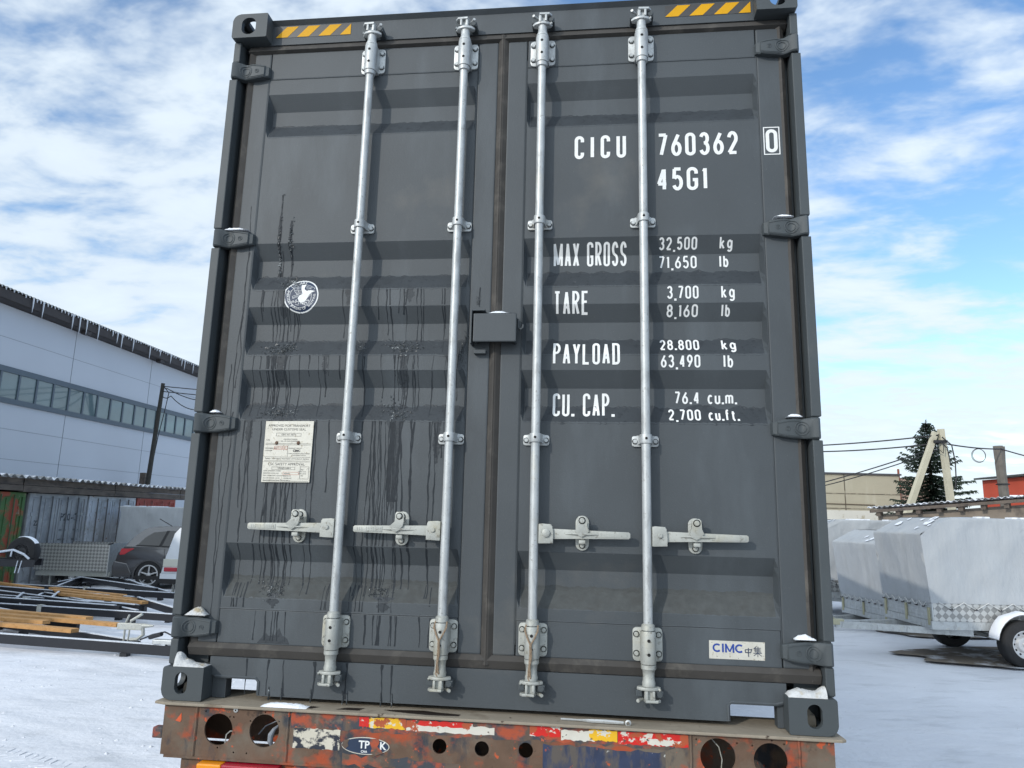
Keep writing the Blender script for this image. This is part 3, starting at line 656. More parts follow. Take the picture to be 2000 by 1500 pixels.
for w_ in (('CICU', 1.532, 1.744, 2.172, 2.276, .0140, .66), ('760362', 1.871, 2.194, 2.172, 2.274, .0140, .33), ('45G1', 1.867, 2.070, 2.020, 2.121, .0140, .33),
    ('MAX GROSS', 1.449, 1.745, 1.715, 1.810, .0092, .30), ('TARE', 1.453, 1.593, 1.506, 1.600, .0098, .30), ('PAYLOAD', 1.453, 1.715, 1.298, 1.391, .0098, .32), ('CU. CAP.', 1.453, 1.692, 1.094, 1.189, .0098, .30),
    ('32,500', 1.873, 2.024, 1.776, 1.822, .0068, .30), ('kg', 2.112, 2.162, 1.776, 1.822, .0068, .40), ('71,650', 1.873, 2.023, 1.701, 1.754, .0068, .30), ('lb', 2.112, 2.147, 1.703, 1.754, .0068, .4),
    ('3,700', 1.900, 2.022, 1.563, 1.616, .0068, .3), ('kg', 2.109, 2.160, 1.563, 1.616, .0068, .40), ('8,160', 1.899, 2.020, 1.495, 1.541, .0068, .3), ('lb', 2.110, 2.143, 1.495, 1.541, .0068, .4),
    ('28.800', 1.871, 2.022, 1.358, 1.405, .0068, .3), ('kg', 2.107, 2.161, 1.358, 1.405, .0068, .40), ('63,490', 1.872, 2.022, 1.286, 1.337, .0068, .3), ('lb', 2.109, 2.145, 1.286, 1.337, .0068, .4),
    ('76.4', 1.925, 2.020, 1.149, 1.198, .0068, .3), ('cu.m.', 2.051, 2.160, 1.149, 1.200, .0068, .3), ('2,700', 1.899, 2.021, 1.081, 1.127, .0068, .3), ('cu.ft.', 2.050, 2.163, 1.081, 1.128, .0068, .3)): words(*w_)
mb = MB(); lettering(mb, '0', 2.304, 2.350, 2.174, 2.276, .0140)
ribbon(mb, [(2.297, 2.166), (2.357, 2.166), (2.357, 2.284), (2.297, 2.284), (2.297, 2.166)], .0042, .0012); mb.build('check_digit', WHITE, doorR)

# maker's sticker, lower right
mb = MB().prism([(2.026, .223), (2.219, .223), (2.221, .285), (2.027, .285)], 'y', DY-.0012, DY-.0002); stk = mb.build('maker_sticker', PLATE, doorR)
mb = MB(); ly = lambda x, z: DY-.0008; zc_ = .2605; hh_ = .0118
for cx_ in (2.0545, 2.1325): ribbon(mb, arc(cx_, zc_, .0130, hh_, 48, 312, 22), .0060, .001, ly, .002)
ribbon(mb, [(2.0745, zc_-hh_-.003), (2.0745, zc_+hh_+.003)], .0062, .001, ly)
for a, b, w_ in (((2.0850, -1), (2.0850, 1), .0060), ((2.1110, -1), (2.1110, 1), .0060), ((2.0850, .9), (2.0980, -.8), .0052), ((2.0980, -.8), (2.1110, .9), .0052)): ribbon(mb, [(a[0], zc_+a[1]*(hh_+.003)), (b[0], zc_+b[1]*(hh_+.003))], w_, .001, ly)
mb.build('sticker_letters', BLUE, doorR)
mb = MB(); fy = lambda x, z: DY-.0008
def strokes(mb, sts, x, z, sc, w): 
    for s_ in sts: ribbon(mb, [(x+p[0]*sc, z+p[1]*sc) for p in s_], w, .001, fy)
strokes(mb, [[(.05, .75), (.12, .35)], [(.05, .75), (.92, .80), (.80, .42)], [(.12, .40), (.82, .42)], [(.5, 1.0), (.5, -.15)]], 2.150, .238, .026, .0028)
strokes(mb, [[(.42, 1.05), (.05, .72)], [(.22, .85), (.22, .34)], [(.22, .80), (.95, .84)], [(.22, .64), (.90, .66)], [(.22, .50), (.90, .51)], [(.22, .36), (.98, .37)], [(.60, 1.02), (.58, .37)], [(0, .20), (1.05, .22)], [(.55, .36), (.55, -.25)], [(.5, .18), (.05, -.12)], [(.6, .18), (1.05, -.14)]], 2.1795, .2415, .028, .0022)
mb.build('sticker_characters', NAVY, doorR)

# certificate plate
mb = MB().prism([(.294, .817), (.4935, .819), (.4945, 1.064), (.293, 1.062)], 'y', DY-.0075, DY-.0035).box(.30, .488, DY-.0034, DY-.0002, .824, 1.057); cert = mb.build('certificate_plate', PLATE, doorL)
mb = MB(); yp = DY-.0079; yl = lambda x, z: DY-.0076
def T(s, x, z, sz, al='CENTER', b=.0): puttext(mb, s, x, z, yp, sz, b, al)
T('APPROVED FOR TRANSPORT', .393, 1.044, .0135); T('UNDER CUSTOMS SEAL', .393, 1.029, .0135); T('GB/C 601 AB/14', .393, 1.008, .009)
T('TYPE', .300, .985, .007, 'LEFT'); T('MANUFACTURERS', .402, .989, .007); T('NO. OF THE CONTAINER', .402, .981, .007)
T('OWNERS NO.', .299, .952, .008, 'LEFT'); T('OWNER', .299, .943, .008, 'LEFT'); T('MANUFACTURED BY', .397, .953, .006, 'LEFT'); T('CIMC', .416, .943, .0125, 'LEFT', .0006)
T('CHINA INTERNATIONAL MARINE', .441, .932, .006); T('CONTAINERS GROUP', .441, .925, .006)
T('TIMBER COMPONENT TREATMENT  IM/TAILEILEUM 400/2016', .393, .9105, .0068); T('CSC SAFETY APPROVAL', .393, .889, .0145); T('GB/ABS-AB/14', .385, .873, .009)
for k, (a, b) in enumerate((('DATE MANUFACTURED', ''), ('IDENTIFICATION NO.', '7603620'), ('MAX OPERATING GROSS MASS', '32,500 KG'), ('ALLOW. STACK. LOAD', '192,000 KG'), ('TRANSVERSE RACKING TEST', '150,000 N'))): T(a, .2995, .862-k*.0095, .0068, 'LEFT'); T(b, .384, .862-k*.0095, .0072, 'LEFT')
for k, a in enumerate(('FIRST', 'MAINT. DUE', 'EXAM. DATE', '2023')): T(a, .461, .868-k*.008, .0058)
for q in ([(.342, 1.002), (.445, 1.002), (.445, 1.014), (.342, 1.014), (.342, 1.002)], [(.299, .972), (.489, .972)], [(.299, .967), (.489, .967)], [(.299, .918), (.489, .918)], [(.299, .903), (.489, .903)], [(.299, .899), (.489, .899)], [(.394, .967), (.394, .918)], [(.334, .868), (.43, .868), (.43, .878), (.334, .878), (.334, .868)], [(.452, .832), (.488, .832), (.488, .88), (.452, .88), (.452, .832)], [(.298, .822), (.489, .822)]): ribbon(mb, q, .0009, .0003, yl)
mb.build('plate_text', INK, doorL)
mb = MB(); T('CICU 760362', .340, .9535, .008, 'LEFT'); ribbon(mb, [(.338, .948), (.391, .948), (.391, .961), (.338, .961), (.338, .948)], .001, .0003, yl); ribbon(mb, [(.382, .848), (.448, .848), (.448, .858), (.382, .858), (.382, .848)], .001, .0003, yl); mb.build('plate_stamp', INKR, doorL)
mb = MB()
for x in (.345, .436): mb.lathe([(.0001, -.005), (.005, -.004), (.0075, 0), (.0075, .002)], (x, DY-.0075, .9745), 'y', 12)
mb.build('rivet', CHASSIS, doorL)

# round inspection badge
def scan(mb, poly, base, dz=.0016, yfun=None):
    z0, z1 = min(p[1] for p in poly), max(p[1] for p in poly); n = max(1, int((z1-z0)/dz)); n_ = len(poly)
    def cuts(z):
        c = []
        for i in range(n_):
            a, b = poly[i], poly[(i+1) % n_]
            if (a[1] > z) != (b[1] > z): c.append(a[0]+(b[0]-a[0])*(z-a[1])/(b[1]-a[1]))
        return sorted(c)
    for k in range(n):
        za, zb = z0+(z1-z0)*k/n, z0+(z1-z0)*(k+1)/n; c = cuts((za+zb)/2)
        for j in range(0, len(c)-1, 2):
            ya, yb = DY+prof(za)-base, DY+prof(zb)-base
            mb.faces([(c[j], ya, za), (c[j+1], ya, za), (c[j+1], yb, zb), (c[j], yb, zb)], [(0, 1, 2, 3)])
BX, BZ, BRX, BRZ = .394, 1.594, .0755, .0735
mb = MB(); scan(mb, circ(BX, BZ, BRX, 64, BRZ), .0008); badge = mb.build('inspection_badge', WHITE, doorL)
mb = MB(); scan(mb, circ(BX, BZ, BRX*.93, 64, BRZ*.93), .0012); mb.build('badge_field', NAVY, doorL)
mb = MB()
def B(u, v): return (BX+u*BRX, BZ+v*BRZ)
cir = [B(-.03+.63*cos(radians(a)), -.05+.66*sin(radians(a))) for a in range(130, 391, 10)]; ribbon(mb, cir, .0016, .0016)
# bird: wings as ruled lines, solid neck, breast and nest
for q in ([(-.70, .70), (-.10, .70)], [(-.66, .60), (-.08, .60)], [(-.60, .50), (-.06, .50)], [(-.45, .41), (-.04, .41)], [(-.40, .31), (0, .31)], [(-.34, .21), (.02, .21)], [(-.26, .11), (.06, .11)], [(-.70, .70), (-.62, .56), (-.44, .42), (-.38, .25), (-.25, .08), (-.05, 0)], [(-.28, .70), (-.22, .4), (-.1, .1)],
          [(.22, .70), (.45, .62), (.70, .48), (.76, .42), (.70, .36)], [(.22, .60), (.60, .48)], [(.24, .50), (.55, .42)], [(.26, .40), (.6, .40)], [(-.50, -.04), (-.15, .08)], [(-.50, -.04), (-.46, -.18), (-.1, -.02)], [(-.46, -.12), (-.18, 0)], [(.40, -.10), (.62, .10)]): ribbon(mb, [B(*p) for p in q], .0012, .0016)
scan(mb, [B(*p) for p in ((-.08, .70), (.20, .70), (.16, .52), (.18, .38), (.30, .28), (.55, .32), (.80, .26), (.60, .18), (.46, .02), (.36, -.18), (.22, -.40), (.02, -.44), (-.10, -.34), (-.18, -.14), (-.06, .02), (.08, .10), (.02, .30), (-.04, .5))], .0019)
rb = random.Random(3)
for k in range(26):
    a = rb.uniform(-.48, .5); z = rb.uniform(-.56, -.28); an = rb.uniform(0, pi); l = .1
    if math.hypot(a, z+.05) < .58: ribbon(mb, [B(a-l*cos(an), z-l*sin(an)*.6), B(a+l*cos(an), z+l*sin(an)*.6)], .0015, .0021)
def ringtext(s, rad, a0, a1, size, out):
    for k, c in enumerate(s):
        a = a0+(a1-a0)*k/max(1, len(s)-1)
        if c == ' ': continue
        p, f = textmesh(c, size, .0001); x, z = B(rad*cos(radians(a)), rad*sin(radians(a))); rt = radians(a-90) if out else radians(a+90)
        q = [(x+u*cos(rt)-v*sin(rt), z+u*sin(rt)+v*cos(rt)) for u, v in p]; mb.faces([(u, DY+prof(v)-.0020, v) for u, v in q], f)
ringtext('AMERICAN BUREAU OF SHIPPING', .775, 160, 362, .0135, False); ringtext('ABS', .80, 99, 79, .019, True)
mb.build('badge_print', WHITE, doorL)

# ------------------------------------------------------------------ melt water, ice and dirt on the doors
rs = random.Random(11)
st = MB()
def streak(x, za, zb, w, base=.0005, yfun=None, wob=.0065):
    n = max(3, int((za-zb)/.02)); pts = []; xx = x; dr = rs.uniform(-.01, .01)
    for k in range(n+1):
        xx += rs.uniform(-wob, wob)*.45 + dr*(za-zb)/n; pts.append((xx, za+(zb-za)*k/n))
    ph_ = rs.uniform(0, 6); wid = [w*(.75+.35*sin(ph_+k*.55)+rs.uniform(-.2, .2)) for k in range(n+1)]; wid[-1] *= 1.4; wid[0] *= 1.3
    ribbon(st, pts, w, base, yfun, .008, wid)
flat = lambda x, z: DY
for x, a, b, w in ((.276, 2.05, 1.69, .015), (.326, 1.93, 1.69, .015), (.290, 1.80, 1.69, .006)): streak(x, a, b, w, wob=.002)
def tier(n, za, zb, full, w0=.0026, w1=.0055, xs=None):
    for k in range(n):
        x = rs.uniform(XL[2]+.03, XL[3]-.03) if xs is None else rs.gauss(*xs)
        if not XL[2]+.015 < x < XL[3]-.015 or abs(x-RX[0]) < .02: continue
        e = zb if rs.random() < full else za-(za-zb)*rs.uniform(.2, .8)
        streak(x, za+rs.uniform(-.004, .006), e, rs.uniform(w0, w1))
tier(16, 1.622, 1.352, .3); tier(10, 1.622, 1.40, .9, xs=(.335, .035)); tier(6, 1.62, 1.40, .8, xs=(.86, .05))
tier(24, 1.340, 1.085, .45); tier(10, 1.34, 1.12, 1, xs=(.315, .03)); tier(7, 1.34, 1.12, 1, xs=(.85, .04))
tier(38, 1.070, .39, .55, .003, .0065); tier(10, 1.07, .42, 1, .003, .007, (.34, .06)); tier(9, 1.07, .42, 1, .003, .007, (.83, .06))
tier(26, .425, .335, .8)
for k in range(20): streak(rs.choice((rs.uniform(.2, 1.08), rs.gauss(.38, .05), rs.gauss(.82, .06))), .324, .215, rs.uniform(.003, .006), .0005, flat)
for x in (.395, .44, .56, .685, .83, .875, .30): streak(x+rs.uniform(-.01, .01), .148, .02, rs.uniform(.004, .009), .0006, lambda x_, z_: .062)
for x, a, b in ((.135, 2.0, 1.2), (.118, 1.3, .42), (.145, 1.1, .3), (1.155, 1.62, 1.55)): streak(x, a, b, .0032, .0007, flat)
for x, a, b in ((.150, 1.79, 1.0), (1.150, 1.6, 1.54)): streak(x, a, b, .003, .0007, flat)
for k in range(5): streak(.83+rs.uniform(-.02, .02), 1.07, .75, .011)
kind(st.build('water_streaks', WET, doorL), 'stuff')
mb = MB()
for x in (.395, .445, .56, .683, .83, .872, .70):
    mb.tube([(x, .0612, .05), (x+.002, .0605, .016), (x+.001, .061, .002)], [.002, .0035, .0022], 6)
kind(mb.build('frozen_drips', ICE, sill), 'stuff')
def band(mb, x0, x1, t, jit, lo=.139, hi=.209):
    n = int((x1-x0)/.007); V = []; rows = 9; jt = jb = 0
    for i in range(n+1):
        x = x0+(x1-x0)*i/n; jt = jt*.75+rs.uniform(-jit, jit); jb = jb*.75+rs.uniform(-jit, jit)
        za, zb = t-lo+jt, t-hi-abs(jb)*.8
        for k in range(rows+1):
            z = za+(zb-za)*k/rows; V.append((x, DY+prof(z)-.0003, z))
    m = rows+1; mb.faces(V, [(i*m+k, i*m+k+1, (i+1)*m+k+1, (i+1)*m+k) for i in range(n) for k in range(rows)])
for X_, d in ((XL, doorL), (XR, doorR)):
    mb = MB()
    for t, j in zip(COR[:4], (.003, .004, .004, .005)): band(mb, X_[2]+.014, X_[3]-.014, t, j)
    if d is doorL:
        for x, w, za, zb in ((.32, .06, 1.63, 1.50), (.86, .05, 1.63, 1.56), (.60, .03, 1.63, 1.55), (.33, .07, 1.35, 1.22), (.85, .06, 1.35, 1.16), (.52, .03, 1.35, 1.26), (.83, .065, 1.08, .70), (.36, .09, 1.08, .95), (1.0, .04, 1.08, .90), (.22, .04, 1.08, .96), (.38, .07, .39, .335), (.82, .08, .39, .335)):
            nn_ = 26; lf, rg = [], []
            for k in range(nn_+1):
                q = k/nn_; hw = w*.5*(1-q)**.6*(.75+.35*sin(9*q+x*40))+.003; zz = za+(zb-za)*q; lf.append((x-hw+rs.uniform(-.004, .004), zz)); rg.append((x+hw*.9+rs.uniform(-.004, .004), zz))
            scan(mb, lf+rg[::-1], .0004, .004)
        scan(mb, [(.33, .205), (.46, .205), (.45, .225), (.43, .235), (.415, .262), (.40, .238), (.375, .232), (.36, .245), (.345, .222)], .0004, .004, None)
    kind(mb.build('wet_film', WETF, d), 'stuff')
    mb = MB(); band(mb, X_[2]+.014, X_[3]-.014, COR[4], .003, .125, .204); kind(mb.build('dust_film', DUSTF, d), 'stuff')
def crust(mb, x, z, rx, rz, n, sz):
    hubs = [(rs.gauss(0, .45), rs.gauss(0, .4), rs.uniform(.15, .6)) for _ in range(6)]
    for k in range(n):
        hb_ = rs.choice(hubs); cx, cz = x+rx*(hb_[0]+rs.gauss(0, hb_[2])), z+rz*(hb_[1]+rs.gauss(0, hb_[2])); y = DY+prof(cz)-rs.uniform(.0005, .006)
        s_ = rs.uniform(.35, 1)*sz; M3 = Matrix.Rotation(rs.uniform(0, pi), 3, Vector((rs.uniform(-1, 1), rs.uniform(-1, 1), rs.uniform(-1, 1))).normalized())
        p = [M3 @ Vector(v) for v in ((s_, 0, 0), (-.4*s_, .3*s_, .3*s_), (-.2*s_, -.4*s_, .1*s_), (0, 0, -.45*s_))]
        mb.faces([(cx+v.x, y+v.y*.4, cz+v.z) for v in p], [(0, 1, 2), (0, 2, 3), (0, 3, 1), (1, 3, 2)])
mb = MB()
for a in ((.335, 1.655, .055, .03, 150, .008), (.325, 1.372, .055, .028, 190, .009), (.850, 1.372, .045, .026, 160, .008), (.345, 1.098, .065, .026, 190, .007), (.815, 1.095, .045, .04, 130, .008), (.365, .405, .05, .03, 190, .007), (.80, .41, .045, .018, 130, .006), (.66, 1.372, .02, .025, 50, .007), (1.085, 1.36, .02, .05, 110, .007), (.277, 1.86, .007, .15, 110, .008), (.326, 1.84, .007, .09, 90, .009), (1.148, 1.56, .014, .03, 40, .005)): crust(mb, *a)
kind(mb.build('ice_crust', ICE, doorL), 'stuff')

# ------------------------------------------------------------------ trailer chassis under the container
ch = thing('trailer_chassis', 'rusty orange and brown trailer chassis with round empty lamp holes under the container', 'trailer chassis', (0, 0, Z0))
H_ = [circ(.2445, -.090, .0545, 36), circ(.4205, -.086, .0565, 36), circ(1.073, -.102, .0255, 24), circ(1.2245, -.102, .0255, 24), circ(1.380, -.098, .0255, 24), circ(2.0355, -.081, .0585, 36), circ(2.209, -.084, .0555, 36)]
for (x, z) in ((.19, -.03), (.285, -.045), (.30, -.045), (.247, -.152), (.365, -.055), (.475, -.05), (.42, -.022), (.36, -.165), (.31, -.165), (1.965, -.03), (2.10, -.035), (2.15, -.04), (2.255, -.03), (2.215, -.02), (1.97, -.14)): H_.append(circ(x, z, .0032, 8))
mb = MB().plate([(.027, -.0125), (2.418, -.0125), (2.418, -.186), (.027, -.186)], H_, 'y', -.006, .001)
beam = mb.build('rear_beam', CHASSIS, ch)
mb = MB().prism([(-.012, -.010), (.03, -.0225), (2.44, -.0225), (2.455, -.012), (2.44, .22), (-.005, .22)], 'z', -.0122, -.0022, .003); mb.build('top_flange', FLANGE, ch)
mb = MB()
for x in (.156, .510, 1.946, 2.303): mb.tube([(x+random.uniform(-.001, .001), -.0065, -.014-k*.017) for k in range(11)], .0055, 6)
mb.box(.04, 2.40, -.005, .18, -.196, -.1865); mb.box(.03, .036, .0012, .2, -.186, -.0125).box(2.408, 2.414, .0012, .2, -.186, -.0125)
mb.box(.5, .51, .0012, .2, -.186, -.0125).box(1.942, 1.95, .0012, .2, -.186, -.0125)
mb.build('beam_ribs', CHASSIS, ch)
MB().box(.0, 2.44, .201, .209, -.185, -.0125).build('inner_web', CHASSIS, ch)
for x in (.70, 1.62): MB().box(x, x+.12, .21, 11.9, -.36, -.013).build('chassis_rail', CHASSIS, ch)
MB().box(.10, 2.33, .015, .05, -.46, -.1965).build('bumper_plate', CHASSIS, ch)
MB().box(-.014, .026, -.005, .03, -.134, -.095, .006).build('side_marker', CHASSISR, ch)
MB().box(2.419, 2.45, -.003, .03, -.150, -.116, .01).build('side_marker', CHASSIS, ch)
for x0, x1, m in ((.187, .2795, LAMPA), (.2805, .492, LAMPR), (2.0, 2.21, LAMPR)): MB().box(x0, x1, -.035, .0149, -.30, -.2, .006).build('tail_lamp', m, ch)
MB().box(.54, .735, -.02, .0149, -.30, -.1975, .01).build('lamp_bracket', CHASSISR, ch)
MB().box(.74, .86, -.012, .0149, -.30, -.2, .004).build('lamp_bracket', CHASSISR, ch)
MB().prism(rrect(2.118, -.135, .075, .028, .008), 'y', -.0105, -.0065).build('patch_plate', FLANGE, ch)
# orange paint left on the beam, stickers and worn reflective tape
def ragged(x0, x1, z0, z1, j, n=18):
    t = [(x0+(x1-x0)*k/n, z1+random.uniform(-j, j)) for k in range(n+1)]; b = [(x0+(x1-x0)*k/n, z0+random.uniform(-j, j)) for k in range(n, -1, -1)]; return t+b
def decal(name, pts, m, y=-.0066, th=.0006): return MB().prism(pts, 'y', y-th, y).build(name, m, beam)
decal('red_paint', ragged(.52, 1.94, -.066, -.0135, .006, 60), CHASSISR, -.0061)
decal('red_paint', ragged(.72, 1.15, -.182, -.150, .008), CHASSISR, -.0061)
decal('blue_paint', ragged(1.44, 1.86, -.165, -.076, .006), mat('scratched_blue_paint', (.028, .040, .085), .55, var=(20, .3), blobs=[((.10, .085, .075), 16, .46, .56, 9, (1, 1, .35)), ((.40, .08, .03), 30, .64, .68, 6), ((.5, .5, .46), 40, .70, .73, 4)]), -.0062)
for a, b, c, d, m_, y_ in ((.776, .812, -.052, -.018, TRED, -.0068), (.813, .948, -.053, -.018, TYEL, -.0068), (.950, 1.268, -.056, -.030, TWHT, -.0068), (.950, 1.19, -.036, -.019, TRED, -.0075),
    (1.393, 1.50, -.048, -.016, TRED, -.0068), (1.503, 1.62, -.056, -.024, TWHT, -.0068), (1.60, 1.697, -.052, -.017, TYEL, -.0075), (1.699, 1.938, -.058, -.018, TRED, -.0068), (1.80, 1.915, -.056, -.038, TWHT, -.0075)): decal('reflective_tape', ragged(a, b, c, d, .0025), m_, y_)
stm = mat('worn_sticker', (.60, .56, .46), .6, var=(20, .1), blobs=[((.02, .025, .04), 17, .47, .52, 7, (1, 1, 1.4)), ((.42, .08, .03), 11, .61, .64, 6)])
decal('worn_sticker', ragged(.533, .708, -.136, -.068, .002), stm, -.0069)
oval = MB().prism(circ(.804, -.115, .0885, 40, .029), 'y', -.0078, -.0068).build('oval_sticker', mat('sticker_white', (.58, .55, .48), .6, var=(30, .1)), beam)
MB().prism(circ(.804, -.115, .085, 40, .0262), 'y', -.0084, -.0079).build('oval_field', NAVY, beam)
mb = MB(); puttext(mb, 'TP', .799, -.112, -.0088, .036, .0008); puttext(mb, 'K', .868, -.113, -.0088, .036, .0008); puttext(mb, 'CHA', .80, -.134, -.0088, .011, .0003); mb.build('sticker_letters', WHITE, beam)
decal('torn_patch', [(.822, -.090), (.85, -.088), (.856, -.10), (.848, -.115), (.862, -.125), (.87, -.135), (.84, -.146), (.825, -.138), (.828, -.12), (.82, -.105)], CHASSISR, -.0090)
decal('torn_patch', [(.716, -.117), (.724, -.098), (.745, -.095), (.738, -.108), (.742, -.118), (.73, -.128)], CHASSISR, -.0090)
decal('red_paint', [(.075, -.068), (.096, -.040), (.098, -.063), (.094, -.072)], mat('bright_red_paint', (.62, .10, .03), .5), -.0066)
mb = MB().lathe([(.003, -.004), (.0085, -.003), (.0095, 0)], (.306, -.0062, -.020), 'y', 14); mb.build('washer', ZINC, ch)
MB().tube([(.30, .03, -.105), (.275, .028, -.103), (.262, .025, -.115), (.262, .02, -.145)], .0025, 6).build('loose_wire', ZINC_D, ch)
MB().tube([(.375, .05, -.115), (.40, .05, -.085), (.44, .05, -.066), (.468, .05, -.062), (.452, .03, -.082)], .0025, 6).tube([(.462, .03, -.072), (.447, .02, -.086), (.437, .018, -.105), (.436, .018, -.128), (.442, .02, -.142)], [.003, .007, .011, .010, .006], 10).build('loose_wire', mat('grey_wire', (.22, .24, .27), .6), ch)
MB().tube([(2.02, .04, -.035), (2.045, .03, -.06), (2.055, .03, -.10), (2.05, .03, -.14)], .002, 6).build('loose_wire', ZINC_D, ch)
def wheel_mesh(mb, rb, c, R, w, rr, axis='y'):
    mb.lathe([(rr, -w*.42), (rr*1.05, -w*.48), (R*.90, -w*.5), (R*.97, -w*.42), (R, -w*.3), (R, w*.3), (R*.97, w*.42), (R*.90, w*.5), (rr*1.05, w*.48), (rr, w*.42)], c, axis, 40)
for x in (.14, .50, 1.78, 2.12):
    for y in (1.7, 3.0):
        mb = MB(); wheel_mesh(mb, None, (x+.1, y, -.70), .48, .26, .28, 'x'); mb.cyl((x+.1, y, -.70), .279, -.05, .05, 'x', 24); mb.build('tyre', TYRE, ch, smooth=True)
for y in (1.7, 3.0): MB().cyl((1.22, y, -.7), .07, -1.0, 1.0, 'x', 12).build('axle', CHASSIS, ch)
# wet marks and a bit of wire lying on the flange
WETM = mat('wet_steel', (.028, .020, .016), .3)
for pts in ([(.565, .02), (.60, .045), (.635, .04), (.61, .012)], [(.70, .02), (.73, .05), (.80, .055), (.785, .02)], [(.87, .05), (.95, .062), (1.02, .068), (1.08, .052), (1.16, .042), (1.155, .02), (1.05, .012), (.97, .022), (.90, .035)]): MB().faces([(p[0]-.02, p[1]-.014, -.0017) for p in pts], [tuple(range(len(pts)))]).build('wet_mark', WETM, ch)

for x in (.05, 2.30):
    MB().box(x, x+.085, .055, .125, -.002, .055, .02).lathe([(.0001, .075), (.02, .07), (.035, .05), (.035, .0)], (x+.043, .09, 0), 'z', 16).build('twist_lock', FLANGE, ch)
MB().tube([(1.50, .03, .002), (1.56, .025, .003), (1.60, .02, .004), (1.66, .012, .006), (1.72, .008, .006)], [.004, .003, .006, .007, .005], 6).lathe([(.006, -.003), (.011, 0), (.006, .003), (.006, -.003)], (1.735, .006, .006), 'y', 12).build('wire_end', ZINC, ch)

# ------------------------------------------------------------------ snow lumps and strings on the container
def lump(name, label, prof_, y0, y1, z, m, base=(0, 0, Z0)):
    rnd = random.Random(len(label)); n = 26; k_ = 10; mb = MB(); V = []
    def hgt(t):
        for a, b in zip(prof_, prof_[1:]):
            if a[0] <= t <= b[0]: return a[1]+(b[1]-a[1])*(t-a[0])/(b[0]-a[0])
        return 0
    x0, x1 = prof_[0][0], prof_[-1][0]
    for i in range(n+1):
        x = x0+(x1-x0)*i/n; e = hgt(x)
        for j in range(k_+1):
            u = j/k_; h = e*min(1, (sin(pi*u)**.45 if 0 < u < 1 else 0)); V.append((x, y0+(y1-y0)*u+rnd.uniform(-.001, .001), z+max(0, h+rnd.uniform(-.002, .0015)*(h > .003))))
    F = [(i*(k_+1)+j, i*(k_+1)+j+1, (i+1)*(k_+1)+j+1, (i+1)*(k_+1)+j) for i in range(n) for j in range(k_)]
    b0 = len(V); V += [(x0, y0, z-.002), (x0, y1, z-.002), (x1, y1, z-.002), (x1, y0, z-.002)]; F.append((b0, b0+1, b0+2, b0+3))
    o = mb.faces(V, F).build(name, m, None, smooth=True); o.location = base; tag(o, label, 'snow', 'snow lumps on the container'); return o
lump('snow_lump', 'dirty snow heaped on the lower left corner casting of the container', [(.037, .050), (.052, .046), (.066, .026), (.085, .022), (.10, .012), (.13, .008), (.150, .006), (.158, .001)], .004, .064, .1185, SNOWD)
lump('snow_lump', 'snow lying on the lower right corner casting of the container', [(2.279, .002), (2.29, .016), (2.32, .026), (2.36, .018), (2.38, .020), (2.395, .032), (2.408, .036)], .004, .064, .1185, SNOWD)
lump('snow_lump', 'brownish snow lump on the bottom left door hinge', [(.045, .002), (.062, .016), (.085, .030), (.10, .030), (.118, .012), (.128, .001)], .030, .068, .302, SNOWD)
lump('snow_lump', 'thin white snow on the bottom right door hinge', [(2.318, .001), (2.335, .013), (2.36, .017), (2.375, .008), (2.39, .002)], .036, .068, .303, SNOW)
lump('snow_lump', 'strip of snow on the left hinge beside the level of the round badge', [(.040, .001), (.06, .012), (.10, .012), (.13, .004), (.145, .001)], .032, .066, 1.881, SNOW)
lump('snow_lump', 'strip of snow on the right hinge above the weight lettering', [(2.315, .001), (2.345, .011), (2.37, .009), (2.39, .001)], .034, .066, 1.886, SNOW)
lump('snow_lump', 'small snow lump on the left hinge beside the certificate plate', [(.058, .001), (.07, .012), (.085, .010), (.10, .001)], .034, .066, 1.094, SNOW)
lump('snow_lump', 'snow strip on the right hinge below the volume lettering', [(2.328, .001), (2.345, .010), (2.37, .010), (2.385, .001)], .034, .066, 1.094, SNOW)
lump('snow_lump', 'snow cap on top of the lock box between the doors', [(1.196, .001), (1.225, .012), (1.25, .012), (1.285, .001)], .002, .050, 1.493, SNOW)
lump('snow_lump', 'snow strip on the rusty flange below the left door', [(.40, .001), (.44, .012), (.54, .010), (.575, .001)], -.012, .03, -.0022, SNOW)
def string(i, label):
    cx = RX[i]; a = MB(); y = RY-.030
    for ph in (0, 2.1, 4.2):
        L = [(cx-.020, RY-.012, .322), (cx-.024, y+.008, .300), (cx-.012, y, .272), (cx-.004, y-.002, .256), (cx-.003, y-.002, .225), (cx-.005, y, .19), (cx-.008, y+.006, .165), (cx-.010, y+.010, .140), (cx-.004, y+.01, .128)]
        P = []
        for u, v in zip(L, L[1:]):
            for k in range(6): P.append(Vector(u)+(Vector(v)-Vector(u))*k/6)
        a.tube([(p.x+.0022*cos(ph+j*.9), p.y+.0022*sin(ph+j*.9), p.z) for j, p in enumerate(P)], .0017, 5)
        L = [(cx+.022, RY-.014, .320), (cx+.022, y+.008, .300), (cx+.010, y, .274), (cx-.001, y-.003, .256), (cx+.001, y-.003, .21), (cx-.004, y, .18), (cx-.001, y+.008, .13)]; P = []
        for u, v in zip(L, L[1:]):
            for k in range(6): P.append(Vector(u)+(Vector(v)-Vector(u))*k/6)
        a.tube([(p.x+.0020*cos(ph+j*.9), p.y+.0020*sin(ph+j*.9), p.z) for j, p in enumerate(P)], .0016, 5)
    o = a.build('string', ROPE, None, smooth=True); o.location = (0, 0, Z0); tag(o, label, 'string', 'strings tied round the rods')
string(1, 'brown string tied round the foot of the rod left of the centre seam'); string(2, 'brown string tied round the foot of the rod right of the centre seam')

